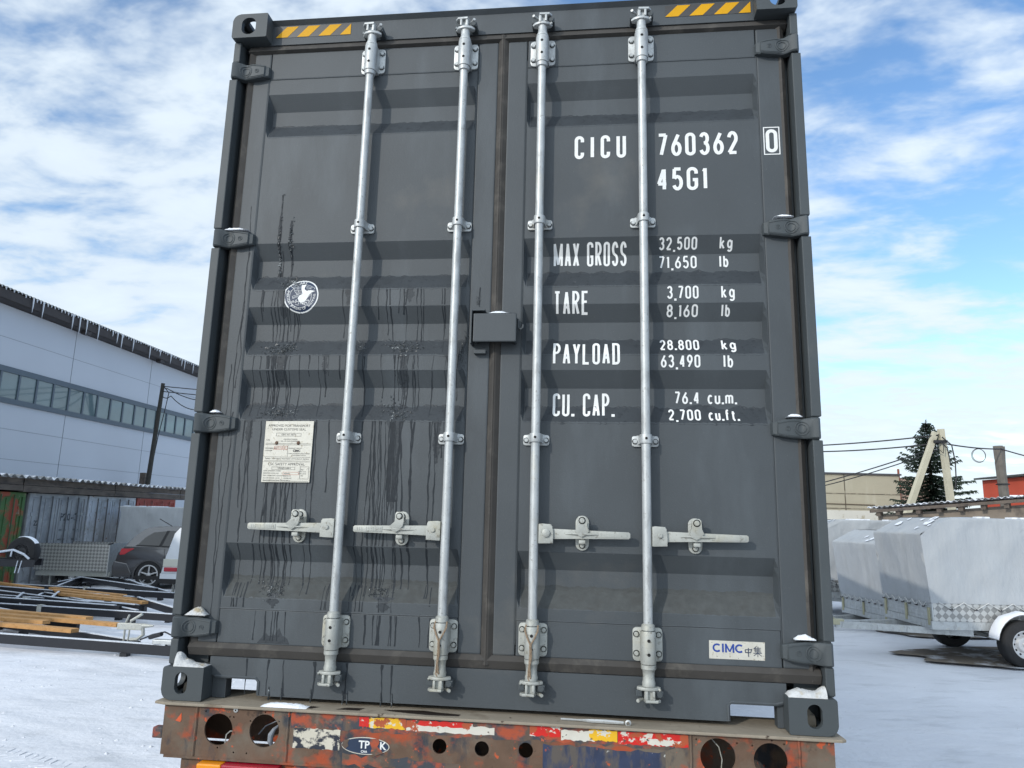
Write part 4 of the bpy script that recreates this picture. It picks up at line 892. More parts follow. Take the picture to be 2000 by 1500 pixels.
# ------------------------------------------------------------------ left: warehouse behind the sheds
WH = mat('warehouse_panel', (.50, .52, .56), .55, spec=.4, var=(.25, .04), bump=(2, .03, .02))
SEAM = mat('panel_seam', (.16, .17, .19), .7); DKFR = mat('window_frame', (.075, .10, .125), .5); EAVE = mat('brown_fascia', (.040, .032, .030), .7, var=(6, .2)); ROOFM = mat('dark_roof_sheet', (.05, .055, .05), .6, var=(5, .2))
GLASS = mat('window_glass', (.12, .17, .18), .06, spec=.9, var=(.5, .15))
ICIC = mat('icicle_ice', (.62, .65, .70), .15, spec=.6)
wh = thing('warehouse', 'large pale panelled warehouse with a ribbon window behind the old containers', 'building', (-21.07, 21.17, 0), math.atan2(.0286, .9996))
zg = -.6
MB().box(-12, 0, -30, 45, zg, 9.58).build('wall', WH, wh)
mb = MB()
for k in range(-6, 8): mb.box(.0005, .006, 4.5+5.8*k-.012, 4.5+5.8*k+.012, zg, 9.57)
for z in (1.36, 2.52, 3.68, 4.84, 8.35): mb.box(.0005, .005, -30, 45, z-.006, z+.006)
mb.build('panel_joints', SEAM, wh)
fr = MB().box(.001, .07, -30, 45, 7.02, 7.24).box(.001, .09, -30, 45, 5.82, 6.02)
y = 1.63-.955*33
ms = []
while y < 44:
    ms.append(y); fr.box(.001, .06, y-.05, y+.05, 6.0205, 7.0195); y += .955
fr = fr.build('window_frame', DKFR, wh)
for a, b in zip(ms, ms[1:]):
    if -3 < a < 22: MB().box(.002, .02, a+.052, b-.052, 6.021, 7.019).build('pane', GLASS, fr)
mb = MB(); P = []; y = -30; n = 0
while y < 45:
    for dy, d in ((0, 0), (.05, .05), (.10, .05), (.15, 0)): P += [(.62, y+dy, 10.02+d), (-12, y+dy, 12.2+d)]; n += 1
    y += .2
mb.faces(P, [(2*i, 2*i+2, 2*i+3, 2*i+1) for i in range(n-1)]); mb.build('roof', ROOFM, wh)
mb = MB().box(.52, .58, -30, 45, 9.62, 9.98).box(.0005, .5195, -30, 45, 9.60, 9.66)
for k in range(-5, 8): mb.box(.3, .56, 4.5+5.8*k-.16, 4.5+5.8*k+.16, 9.45, 9.5995)
mb.build('fascia', EAVE, wh)
rnd = random.Random(5)
for k, y in enumerate((1.0, 1.55, 3.3, 3.75, 4.2, 5.0, 6.0, 6.35, 6.7, 7.6, 9.0, 9.9, 10.9, 12.0, 12.3, 13.2, 14.3, 15.6, 16.9)):
    L = rnd.uniform(.25, .8); MB().tube([(.64, y, 10.03), (.64, y+.01, 10.0-L*.5), (.64, y, 10.02-L)], [.035, .022, .004], 6).build('icicle', ICIC, wh)
mb = MB(); y = -1
while y < 18:
    h = rnd.uniform(.03, .12); mb.tube([(.635, y, 10.03), (.635, y, 10.02-h)], [.04, .012], 5); y += .2
kind(mb.build('ice_drips', ICIC, wh), 'stuff')

# old containers under a wavy sheet roof
def old_box(x, y, w, label, cols, door_marks=None):
    t = thing('old_container', label, 'container', (x, y, gz(x)-.02), math.atan2(.0286, .9996), 'old containers under the shed roof')
    body = mat('old_paint_'+label.split()[1], cols[0], .75, var=(3, .15), blobs=[(cols[1], 2.2, .50, .60, 8), (cols[2], 6, .60, .68, 8), ((.12, .07, .05), 9, .66, .76, 7, (1, 1, .5))])
    MB().box(-5.8, -.05, .02, w-.02, .02, 2.55).build('body', body, t)
    fr = MB().box(-.05, .03, .0, .10, 0, 2.59, .01).box(-.05, .03, w-.10, w, 0, 2.59, .01).box(-.05, .028, .101, w-.101, 2.47, 2.588).box(-.05, .028, .101, w-.101, .0, .16).build('end_frame', body, t)
    for a, b in ((.115, w/2-.02), (w/2+.02, w-.115)):
        mb = MB().box(-.049, .0, a, b, .165, 2.465)
        for q in (.08, .5, .92): mb.box(.0005, .02, a+(b-a)*q-.012, a+(b-a)*q+.012, .2, 2.43)
        d = mb.build('door', body, t)
        for q in (.28, .72): MB().tube([(.045, a+(b-a)*q, .1), (.045, a+(b-a)*q, 2.52)], .018, 8).build('locking_bar', mat('old_bar', cols[3], .7, var=(8, .2)), d)
        MB().box(.05, .065, a+.1, b-.1, .98, 1.03).build('handle', mat('old_handle', (.07, .065, .06), .7), d)
        for z in (.5, 1.25, 2.0): MB().box(.001, .03, (b-.09 if a > w/2 else a+.01), (b-.01 if a > w/2 else a+.09), z-.05, z+.05).build('hinge', body, d)
    return t
g_ = (.07, .15, .05); o_ = (.34, .075, .04)
old_box(-14.01, 13.30, 2.44, 'old green container with flaking orange rust under the shed roof', (g_, o_, (.30, .26, .2), (.06, .11, .05)))
gt = old_box(-14.06, 15.86, 2.42, 'old grey container with faded black lettering under the shed roof', ((.33, .34, .35), (.26, .27, .28), (.46, .46, .44), (.10, .105, .11)))
old_box(-14.13, 18.36, 2.44, 'old whitish container streaked with rust beside the grey lettered one', ((.52, .54, .57), (.40, .41, .42), (.26, .16, .10), (.13, .12, .11)))
old_box(-14.20, 20.88, 2.44, 'old red container, farthest under the shed roof', ((.36, .08, .06), (.30, .07, .05), (.3, .25, .2), (.30, .10, .08)))
old_box(-13.94, 10.75, 2.44, 'old rusty brown container, nearest under the shed roof', ((.24, .10, .06), (.2, .08, .05), (.3, .25, .2), (.2, .10, .08)))
def sidetext(s, yl, z, size, par, ins=(0, 0)):
    p, f = textmesh(s, size, size*.03, 'LEFT'); mb = MB(); mb.faces([(.0035, yl+a, z+b) for a, b in p], f)
    o = mb.build('lettering', mat('faded_black', (.06, .065, .075), .8, blobs=[((.24, .26, .28), 9, .5, .6, 6)]), par); return o
sidetext('P20-C', 1.33, 1.92, .30, gt); sidetext('1114', 2.02, 1.88, .26, gt); sidetext('22', .30, 1.75, .2, gt)
for k in range(6): sidetext('MAX.  KG', 1.35 if k % 2 else 1.95, 1.55-.14*(k//2)*2, .07, gt)
SLATE = mat('asbestos_sheet', (.30, .30, .29), .85, var=(6, .2), blobs=[((.82, .84, .88), 3, .48, .58, 6)])
BEAMW = mat('weathered_wood', (.125, .10, .08), .9, var=(3, .25), blobs=[((.06, .05, .045), 7, .5, .66, 7, (1, .25, 1)), ((.22, .18, .14), 5, .6, .75, 6, (1, .3, 1))], bump=(14, .5, .01, 6, (1, .2, 1)))
sh = thing('shed_roof', 'long wavy sheet roof on a weathered beam above the old containers', 'shed roof', (-13.97, 10.4, 0), math.atan2(.0286, .9996))
def wavy(mb, y0, y1, x0, z0, x1, z1, per=.27, amp=.042, th=.014):
    n = int((y1-y0)/per*8); P = []
    for i in range(n+1):
        y = y0+(y1-y0)*i/n; w = amp*sin(2*pi*y/per); P += [(x0, y, z0+w), (x1, y, z1+w), (x1, y, z1+w-th), (x0, y, z0+w-th)]
    F = []
    for i in range(n):
        a, b = 4*i, 4*i+4
        for j in range(4): F.append((a+j, b+j, b+(j+1) % 4, a+(j+1) % 4))
    mb.faces(P, F)
mb = MB(); wavy(mb, -3, 17, .42, 2.70, -6.4, 2.62); mb.build('roof_sheet', SLATE, sh, smooth=True)
mb = MB(); 
for k in range(5): mb.box(.10, .24, -3+4*k, .98+4*k, 2.30+random.uniform(-.02, .02), 2.46).box(.12, .22, -3+4*k+.02, 1+4*k-.02, 2.47, 2.66)
mb.build('beam', BEAMW, sh)
for y in (-2.9, 2.77+.05, 16.4): MB().box(.08, .2, y, y+.12, -.5, 2.299).build('post', BEAMW, sh)
MB().box(-6.2, .09, -3, 17, 2.32, 2.36).build('ceiling', BEAMW, sh)
# leaning service pole with cables
DKW = mat('tarred_wood', (.045, .042, .035), .85, var=(8, .3), bump=(20, .4))
CABLE = mat('black_cable', (.02, .02, .022), .6)
pl = thing('utility_pole', 'thin dark pole leaning in front of the warehouse', 'pole', (-20.3, 30.5, -.45))
MB().tube([(0, 0, 0), (.27, -.25, 3.2), (.92, -.92, 8.45)], [.13, .12, .09], 10).build('post', DKW, pl, smooth=True)
MB().box(-.22, .05, -.2, -.05, 2.6, 4.1, .02).build('stub', BEAMW, pl)
def cable(label, pts, r=.02, sag=0., n=14, parent=None):
    P = []
    for a, b in zip(pts, pts[1:]):
        for k in range(n):
            t = k/n; P.append((a[0]+(b[0]-a[0])*t, a[1]+(b[1]-a[1])*t, a[2]+(b[2]-a[2])*t-sag*4*t*(1-t)))
    P.append(pts[-1]); o = MB().tube(P, r, 5).build('cable', CABLE, None); tag(o, label, 'cable'); return o
cable('slack black cable from the leaning pole top towards the grey container', [(-19.40, 29.6, 7.9), (-19.2, 29.7, 7.75), (-17.9, 29.85, 7.25), (4.6, 28.7, 3.95)], .022, .05)
cable('lower black cable sagging from the leaning pole to the right', [(-19.45, 29.7, 7.4), (-19.02, 29.76, 7.4), (-17.9, 29.9, 6.75), (4.9, 28.7, 3.95)], .022, .12)
cable('cable hanging down along the leaning pole', [(-19.40, 29.6, 7.9), (-19.1, 29.7, 7.55), (-19.35, 29.9, 6.6), (-19.6, 30.0, 5.4), (-19.9, 30.2, 3.6), (-20.05, 30.3, 2.6)], .02, .0)

# ------------------------------------------------------------------ small trailers
def tyre_wheel(par, c, R, w, rr, axis='y', face=-1, spokes=0, name='wheel', rimm=RIM):
    o = MB(); wheel_mesh(o, None, c, R, w, rr, axis); o = o.build(name, TYRE, par, smooth=True)
    mb = MB(); f = face*w*.30
    mb.lathe([(rr*1.02, face*w*.44), (rr*.95, face*w*.44), (rr*.90, f*.9), (rr*.62, f*.55), (rr*.5, f*1.05), (rr*.34, f*1.15), (rr*.20, f*1.05), (rr*.18, f*1.35), (.0001, f*1.4)], c, axis, 32)
    if spokes:
        mb.bm.clear()
        mb.lathe([(rr*1.02, face*w*.46), (rr*.90, face*w*.46), (rr*.86, f*.2), (rr*.86, -f*.4)], c, axis, 32).lathe([(rr*.24, f*.5), (rr*.22, f*1.3), (.0001, f*1.35)], c, axis, 20)
        for k in range(spokes):
            a = 2*pi*k/spokes+pi/2; p = [(-.085, .15), (.085, .15), (.055, .93), (-.055, .93)]
            q = [(c[0]+rr*(u*cos(a-pi/2)-v*sin(a-pi/2)), c[2]+rr*(u*sin(a-pi/2)+v*cos(a-pi/2))) for u, v in p]; mb.prism(q, 'y', c[1]+f*.75, c[1]+f*1.3, .004)
    mb.build('rim', rimm, o, smooth=True)
    if not spokes:
        mb = MB()
        for k in range(12):
            a = 2*pi*k/12; q = circ(c[0]+rr*.78*cos(a), c[2]+rr*.78*sin(a), rr*.075, 8); mb.prism(q, 'y', c[1]+f*.86, c[1]+f*.70) if axis == 'y' else None
        if axis == 'y': mb.build('rim_slots', BLACK, o)
    else: MB().cyl(c, rr*.88, -.03, .0, axis, 24).build('brake_disc', mat('brake_dark', (.03, .03, .03), .7), o)
    return o
CORD = mat('white_cord', (.62, .62, .60), .7)
def tarp_trailer(label, loc, rz, L=3.4, Wd=1.45, hb=.78, top=1.93, wx=1.22, lean=.13, seed=1, wheels=True, fold=.36, group='tarp covered trailers'):
    t = thing('tarp_trailer', label, 'trailer', loc, rz, group); rn = random.Random(seed)
    # tarpaulin: grid over front, roof and sides with soft creases
    zs_ = hb; za = top-.23
    prof_ = [(0, zs_)] + [(-lean*k/8, zs_+(za-zs_)*k/8) for k in range(1, 9)] + [(-lean+(fold+lean)*k/5, za+(top-za)*k/5) for k in range(1, 6)]
    ph = [rn.uniform(0, 6) for _ in range(8)]
    def crease(a, b): return .014*sin(9*a+3*b+ph[0])*sin(5*b+ph[1]) + .009*sin(23*a-8*b+ph[2])*max(.2, sin(2*a+ph[4])) + .014*sin(3.1*a+1.2*b+ph[3]) + .010*max(0, sin(7*(a-b)+ph[5]))**3
    mb = MB(); m = 14; V = []
    for i, (x, z) in enumerate(prof_):
        for j in range(m+1):
            y = Wd*j/m; e = min(1, min(j, m-j)/2)*min(1, i/2); V.append((x+crease(y, z)*e, y, z))
    F = [(i*(m+1)+j, i*(m+1)+j+1, (i+1)*(m+1)+j+1, (i+1)*(m+1)+j) for i in range(len(prof_)-1) for j in range(m)]
    mb.faces(V, F)
    n = 40; V = []
    for i in range(n+1):
        for j in range(m+1):
            x = fold+(L-fold)*i/n; y = Wd*j/m; V.append((x, y, top+.02*sin(pi*j/m)-.012*abs(sin(x*pi/.9))*sin(pi*j/m)))
    mb.faces(V, [(i*(m+1)+j, i*(m+1)+j+1, (i+1)*(m+1)+j+1, (i+1)*(m+1)+j) for i in range(n) for j in range(m)])
    def xfront(z): return -lean*(z-zs_)/(za-zs_) if z <= za else -lean+(fold+lean)*(z-za)/(top-za)
    for side in (0, 1):
        V = []; k_ = 18; dr = -1 if side == 0 else 1
        for i in range(n+1):
            for j in range(k_+1):
                z = zs_+(top-zs_)*j/k_; x0 = xfront(z); x = x0+(L-x0)*(i/n); e = min(1, min(j, k_-j)/2)*min(1, min(i, n-i)/2)
                V.append((x, side*Wd+dr*(crease(x, z)*1.2+.006*sin(40*(x+z*.5))*max(0, 1-x/.8))*e, z))
        mb.faces(V, [(i*(k_+1)+j, i*(k_+1)+j+1, (i+1)*(k_+1)+j+1, (i+1)*(k_+1)+j) for i in range(n) for j in range(k_)])
    mb.faces([(L, 0, zs_), (L, Wd, zs_), (L, Wd, top), (L, 0, top)], [(0, 1, 2, 3)])
    bmesh.ops.remove_doubles(mb.bm, verts=mb.bm.verts, dist=1e-4); bmesh.ops.recalc_face_normals(mb.bm, faces=mb.bm.faces)
    ed = [e for e in mb.bm.edges if len(e.link_faces) == 2 and e.calc_face_angle(0) > .5]
    bmesh.ops.bevel(mb.bm, geom=ed, offset=.022, segments=3, affect='EDGES', profile=.5)
    mb.build('tarp', TARP, t, smooth=True)
    if hb < .3: return t
    b0 = hb-.235
    for y in (.012, Wd-.024): MB().box(.03, L-.02, y, y+.012, b0, hb+.05).build('side_board', CHECKER, t)
    mb = MB().box(.012, .028, .012, Wd-.012, b0, hb+.05)
    for z in (.05, .10, .15, .2): mb.tube([(.011, .03, b0+z), (.011, Wd-.03, b0+z)], .006, 6)
    mb.build('front_board', ZINC, t)
    mb = MB()
    for y in (.08, Wd/2, Wd-.08): mb.box(-.008, .0105, y-.025, y+.025, b0-.06, b0+.17, .004)
    mb.build('front_bracket', mat('yellow_zinc', (.42, .40, .26), .45, .5), t)
    mb = MB().box(.0, L, .02, .08, b0-.11, b0-.002).box(.0, L, Wd-.08, Wd-.02, b0-.11, b0-.002).box(.081, L, .0, .0, 0, 0) if False else MB().box(.0, L, .02, .08, b0-.11, b0-.002).box(.0, L, Wd-.08, Wd-.02, b0-.11, b0-.002)
    for x in (.0, L/2, L-.06): mb.box(x+.001, x+.06, .0801, Wd-.0801, b0-.10, b0-.004)
    tip = (-1.02, Wd/2)
    for y in (.12, Wd-.12):
        d = Vector((tip[0]-.6, tip[1]-y, 0)).normalized(); nn = Vector((-d.y, d.x, 0))*.035
        p = [Vector((.6, y, 0))+nn, Vector((.6, y, 0))-nn, Vector((tip[0], tip[1], 0))-nn, Vector((tip[0], tip[1], 0))+nn]
        mb.prism([(v.x, v.y) for v in p], 'z', b0-.20+(.001 if y > .5 else 0), b0-.1105-(.001 if y > .5 else 0))
    mb.build('frame', ZINC, t)
    mb = MB().box(tip[0]-.22, tip[0]+.10, tip[1]-.05, tip[1]+.05, b0-.16, b0-.08, .01).tube([(tip[0]-.02, tip[1], b0-.08), (tip[0]-.16, tip[1], b0-.02), (tip[0]-.24, tip[1], b0-.03)], .014, 8)
    mb.cyl((tip[0]-.2, tip[1], b0-.13), .04, -.05, .05, 'z', 14, .01); mb.build('coupling', mat('yellow_zinc_coupling', (.45, .43, .30), .4, .5), t)
    # lacing cord and its hooks
    mb = MB(); hk = MB(); P = []; x = .10; up = True
    while x < L-.05: P.append((x, -.016, hb+.015 if up else hb-.075)); up = not up; x += .165
    mb.tube(P, .006, 5)
    for p in P[1::2]: hk.cyl((p[0], -.012, p[2]), .013, -.012, .02, 'y', 10)
    P = []; y = .1; up = True
    while y < Wd-.03: P.append((-.014, y, hb+.01 if up else hb-.06)); up = not up; y += .09
    mb.tube(P, .005, 5)
    for p in P[1::2]: hk.cyl((-.01, p[1], p[2]), .012, -.012, .02, 'x', 10)
    mb.build('lacing_cord', CORD, t); hk.build('lacing_hooks', mat('dark_hook', (.05, .05, .055), .5), t)
    if wheels:
        for y, fc in ((-.14, -1), (Wd+.14, 1)):
            tyre_wheel(t, (wx, y, .30), .30, .185, .178, 'y', fc)
            mb = MB(); P = []; R_ = .375
            for k in range(15):
                a = radians(8+164*k/14); P.append((wx+R_*cos(a), .30+R_*sin(a)))
            V = []
            for (x, z) in P: V += [(x, y-.11, z), (x, y+.11, z)]
            mb.faces(V, [(2*i, 2*i+1, 2*i+3, 2*i+2) for i in range(14)]); bmesh.ops.solidify(mb.bm, geom=list(mb.bm.faces), thickness=.008)
            mb.build('mudguard', mat('pale_plastic', (.34, .34, .32), .6), t, smooth=True)
            mb = MB(); V = []
            for k, (x, z) in enumerate(P[2:]): 
                h = .022+.012*sin(k*1.7)
                c_ = Vector((x-wx, 0, z-.30)).normalized()*(h if 0 < k < 12 else .003); V += [(x, y-.108, z+.009), (x+c_.x, y-.07, z+c_.z+.009), (x+c_.x, y+.07, z+c_.z+.009), (x, y+.108, z+.009)]
            mb.faces(V, [(4*i+j, 4*i+4+j, 4*i+5+j, 4*i+1+j) for i in range(12) for j in range(3)]); mb.build('snow_on_mudguard', SNOW, t, smooth=True)
        MB().cyl((wx, 0, .30), .03, .0, Wd, 'y', 10).build('axle', ZINC_D, t)
    for y in (.1, Wd-.1): MB().box(L-.3, L-.25, y, y+.05, .0, b0-.111).build('prop_leg', ZINC_D, t)
    # streaks of snow on the roof slope
    mb = MB()
    for k in range(9):
        u = rn.uniform(.15, .95); y = rn.choice((rn.uniform(.04, .4), rn.uniform(.1, Wd*.75))); s_ = rn.uniform(.04, .17)
        pts = []
        for q in range(8):
            a = 2*pi*q/8; rr = s_*rn.uniform(.5, 1); uu = max(0, min(1, u+rr*cos(a)*1.2)); pts.append((-lean+(fold+lean)*uu-.006, y+rr*sin(a)*.55, za+(top-za)*uu+.014))
        mb.faces(pts, [tuple(range(8))])
    for k in range(12):
        x = fold+rn.uniform(0, L-fold-.3); mb.box(x, x+rn.uniform(.1, .3), .02, rn.uniform(.08, .3), top-.004, top+.022, .008)
    kind(mb.build('snow_patches', SNOW, t), 'stuff'); return t
tarp_trailer('nearest grey tarp trailer with the snow capped mudguard and white lacing', (6.19, 7.92, .115), .10, Wd=1.32, wx=1.08, lean=.075, seed=2)
tarp_trailer('second grey tarp trailer, half hidden behind the nearest one', (6.62, 10.52, .03), .20, Wd=1.5, hb=.60, top=1.80, lean=.10, seed=5)
tarp_trailer('farthest grey tarp trailer on the right, side board of checker plate showing', (6.30, 12.95, .06), .03, L=3.0, hb=.74, top=1.96, seed=8)
tarp_trailer('tall grey tarp trailer standing behind the dark car', (-13.42, 18.85, -.28), .10, L=4.6, Wd=1.9, hb=.62, top=2.25, lean=-.10, fold=.03, wx=3.2, seed=4)

# checker plate trailer
dp = thing('plate_trailer', 'open flatbed trailer with shiny checker plate sides left of the dark car', 'trailer', (-13.86, 16.35, gz(-13)), .10)
for y in (.0, 1.42): MB().box(.0, 1.92, y, y+.02, .42, 1.17).build('side_board', CHECKER, dp)
MB().prism([(-.16, .42), (-.002, .42), (-.002, 1.17), (-.06, 1.17)], 'y', .0, .02).build('side_board', CHECKER, dp)
MB().box(.0, 1.92, .021, 1.419, .40, .43).build('floor', ZINC_D, dp)
MB().box(-.1, 2.0, .05, .12, .28, .399).box(-.1, 2.0, 1.3, 1.37, .28, .399).build('frame', ZINC_D, dp)
MB().box(1.921, 1.95, .0, 1.44, .30, 1.2).build('tail_board', ZINC, dp)
for y, f_ in ((.18, -1), (1.25, 1)): tyre_wheel(dp, (.95, y, .27), .27, .16, .15, 'y', f_)
MB().box(.2, .25, .2, .25, 0, .279).build('prop_leg', ZINC_D, dp)
MB().tube([(1.90, -.01, 1.18), (1.98, -.01, 1.19), (2.02, .02, 1.21)], .02, 6).build('latch', BLKSTEEL, dp)

# dark car, tail towards the left
car = thing('parked_car', 'dark grey sport utility car with red tail lamp parked behind the frames', 'car', (-10.36, 16.03, gz(-10.4)), .114)
CARP = mat('dark_car_paint', (.085, .086, .09), .26, .55, coat=.8, var=(2, .06))
CGL = mat('car_glass', (.006, .007, .008), .05, spec=.55)
TRIM = mat('black_trim', (.015, .015, .016), .6); DUSTY = mat('dusty_tyre', (.12, .11, .095), .9, var=(20, .2))
ba = [(-.93, .34), (-.97, .62), (-.93, .80), (-.83, .92), (-.80, 1.06), (-.70, 1.12), (.6, 1.10), (2.0, 1.06), (2.9, .98), (3.55, .80), (3.62, .5), (3.5, .32)]
mb = MB().prism(ba[::-1], 'y', .0, 1.80, .05)
cut = [MB().cyl((x, 0, .35), .40, -.3, .33, 'y', 32).build('c', TRIM) for x in (0, 2.67)] + [MB().cyl((x, 1.8, .35), .40, -.33, .3, 'y', 32).build('c', TRIM) for x in (0, 2.67)]
o = mb.build('body', CARP, car, smooth=True); boolcut(o, cut)
for p_ in o.data.polygons: p_.use_smooth = True
try: o.data.set_sharp_from_angle(angle=radians(35))
except Exception: pass
cabin = MB(); lo = [(-.74, 1.10), (1.95, 1.08)]; V = []
sec = [(-.76, 1.09, .02), (-.52, 1.40, .11), (-.28, 1.60, .17), (.0, 1.655, .20), (.6, 1.68, .20), (1.1, 1.64, .20), (1.95, 1.08, .05)]
base = []
for (x, z, ins) in sec: V += [(x, ins, z), (x, 1.8-ins, z)]
nb = len(V); V += [(-.76, .02, 1.07), (-.76, 1.78, 1.07), (1.95, .02, 1.05), (1.95, 1.78, 1.05)]
F = [(2*i, 2*i+1, 2*i+3, 2*i+2) for i in range(6)] + [(nb, 0, 2, 4, 6, 8, 10, 12, nb+2), (nb+1, 1, 3, 5, 7, 9, 11, 13, nb+3), (nb, nb+1, 1, 0), (nb+2, nb+3, 13, 12), (nb, nb+1, nb+3, nb+2)]
cabin.faces(V, F); bmesh.ops.bevel(cabin.bm, geom=[e for e in cabin.bm.edges], offset=.03, segments=2, affect='EDGES')
cabin.build('cabin', CARP, car, smooth=True)
def sidey(z): return .02+(z-1.09)*.275-.016
def sidepanel(mb, pts): mb.faces([(x, sidey(z), z) for x, z in pts]+[(x, sidey(z)+.03, z) for x, z in pts], [tuple(range(len(pts))), tuple(range(len(pts), 2*len(pts)))]+[(i, (i+1) % len(pts), len(pts)+(i+1) % len(pts), len(pts)+i) for i in range(len(pts))])
for pts in ([(-.38, 1.16), (.20, 1.14), (.33, 1.54), (-.02, 1.50), (-.22, 1.36)], [(.28, 1.14), (1.05, 1.13), (1.0, 1.55), (.41, 1.55)]):
    mb = MB(); sidepanel(mb, pts); mb.build('side_window', CGL, car)
mb = MB()
for pts in ([(-.44, 1.135), (1.1, 1.108), (1.1, 1.135), (-.40, 1.162)], [(.205, 1.14), (.275, 1.14), (.405, 1.55), (.335, 1.55)]): sidepanel(mb, pts)
mb.build('window_trim', TRIM, car)
MB().prism([(-.835, .93), (-.80, 1.06), (-.62, 1.045), (-.48, 1.07), (-.45, 1.05), (-.60, .98), (-.70, .90), (-.82, .88)], 'y', -.008, .20, .01).build('tail_lamp', mat('red_tail_lamp', (.45, .01, .015), .15, coat=.6), car)
MB().prism([(-.99, .36), (-1.0, .60), (-.95, .72), (-.60, .66), (-.46, .40), (-.46, .30), (-.93, .30)], 'y', -.015, .35, .02).build('bumper', CARP, car)
MB().prism([(-.40, .35), (-.38, .25), (2.2, .22), (2.27, .34)], 'y', -.006, .1).build('sill_trim', TRIM, car)
mb = MB(); P = [(.425*cos(radians(a)), .35+.425*sin(radians(a))) for a in range(-12, 193, 8)] + [(.385*cos(radians(a)), .35+.385*sin(radians(a))) for a in range(188, -13, -8)]
mb.prism(P, 'y', -.014, .1); mb.build('arch_trim', mat('arch_grey', (.06, .06, .062), .6), car)
for x in (.38,): MB().tube([(x, -.003, 1.08), (x+.01, -.003, .7), (x+.08, -.003, .32)], .005, 4).build('door_gap', BLACK, car)
MB().box(.44, .66, -.02, .02, .93, .97, .012).build('door_handle', CARP, car)
MB().tube([(.1, .9, 1.66), (-.28, .9, 1.86)], .012, 6).build('antenna', TRIM, car)
for x in (0, 2.67):
    for y, f_ in ((.10, -1), (1.70, 1)): tyre_wheel(car, (x, y, .372), .374, .22, .262, 'y', f_, 5, rimm=RIM)

# white box trailer in front of the car
wt = thing('white_trailer', 'white lidded trailer with a red lamp in front of the dark car', 'trailer', (-8.97, 14.33, gz(-9)), .114)
WPL = mat('white_plastic', (.66, .69, .72), .4, var=(2, .05))
MB().prism([(.02, .55), (.12, 1.0), (.26, 1.52), (.38, 1.66), (2.2, 1.66), (2.3, .55)], 'y', .0, 1.3, .03).build('lid', WPL, wt, smooth=True)
MB().box(.0, 2.3, .01, 1.29, .42, .549, .01).build('tub', WPL, wt)
MB().box(-.02, 2.3, .03, 1.27, .30, .419, .01).build('bumper', TRIM, wt)
MB().box(.10, .42, -.025, .012, .60, .70, .012).build('tail_lamp', LAMPR, wt)
MB().box(.06, .44, -.012, .012, .715, .90, .01).build('lamp_plate', mat('pale_bracket', (.55, .55, .48), .5), wt)
for y, f_ in ((.16, -1), (1.14, 1)): tyre_wheel(wt, (1.1, y, .27), .27, .16, .15, 'y', f_)
MB().box(.2, .25, .3, .35, 0, .299).build('prop_leg', ZINC_D, wt)

# black trailer frames lying in the snow
def barp(mb, p, q, w, h, zt):
    """bar with its top at zt above the yard from p to q"""
    a, b = Vector((p[0], p[1], 0)), Vector((q[0], q[1], 0)); d = (b-a).normalized(); n_ = Vector((-d.y, d.x, 0))*w/2
    za, zb = gz(p[0])+zt, gz(q[0])+zt
    V = [a+n_, a-n_, b-n_, b+n_]; V = [Vector((v.x, v.y, z)) for v, z in zip(V, (za, za, zb, zb))]
    mb.faces([tuple(v) for v in V]+[(v.x, v.y, v.z-h) for v in V], [(0, 1, 2, 3), (4, 5, 6, 7), (0, 1, 5, 4), (1, 2, 6, 5), (2, 3, 7, 6), (3, 0, 4, 7)])
    return mb
def frame(label, bars, zt, h=.12, posts=(), hz=.0):
    c = bars[0][0]; t = thing('skeleton_trailer', label, 'trailer frame', (c[0], c[1], gz(c[0])), 0, 'black trailer frames in the snow')
    def loc(o): 
        for v in o.data.vertices: v.co -= Vector((c[0], c[1], gz(c[0])))
    for i, (p, q) in enumerate(bars):
        o = barp(MB(), p, q, .065, h, zt-.002*i).build('beam', BLKSTEEL, t); loc(o)
    mb = MB()
    for i, (p, q) in enumerate(bars):
        d = (Vector(q)-Vector(p)); barp(mb, Vector(p)+d*.02, Vector(q)-d*.02, .046, .014, zt-.002*i+.0145)
    o = mb.build('frost', FROST, t); loc(o)
    for p in posts:
        o = MB().box(p[0]-.05, p[0]+.05, p[1]-.05, p[1]+.05, gz(p[0])+zt-h*.95, gz(p[0])+zt+.03, .005).build('bracket', ZINC_D, t); loc(o)
    mb = MB()
    for (p, q) in bars[:2]:
        for e in (.15, .8):
            v = Vector(p)+(Vector(q)-Vector(p))*e; o = MB().box(v.x-.05, v.x+.05, v.y-.05, v.y+.05, gz(v.x)-.02, gz(v.x)+zt-h-.001).build('support_block', BLKSTEEL, t); loc(o)
    return t
f1 = frame('nearest black trailer frame with the galvanised coupling standing on it', [((-4.05, 6.90), (-9.2, 7.95)), ((-4.75, 7.22), (-8.4, 8.95)), ((-8.0, 7.85), (-8.2, 8.75))], .185, .13)
mb = MB(); cx, cy, cz = 0, 0, 0
def lc(x, y, z): return (x+4.05, y-6.90, z-gz(-4.05))
mb.tube([lc(-4.95, 7.18, -.02), lc(-4.95, 7.18, .30), lc(-4.90, 7.17, .42)], .014, 6).tube([lc(-4.88, 7.16, -.05), lc(-4.86, 7.16, .34)], .012, 6)
mb.tube([lc(-4.95, 7.17, -.10), lc(-4.98, 7.17, -.18), lc(-4.92, 7.17, -.21), lc(-4.87, 7.17, -.16), lc(-4.89, 7.17, -.05)], .014, 6)
mb.box(*(sum(([a, b] for a, b in zip(lc(-5.05, 7.14, .22), lc(-4.68, 7.20, .31))), [])), .01)
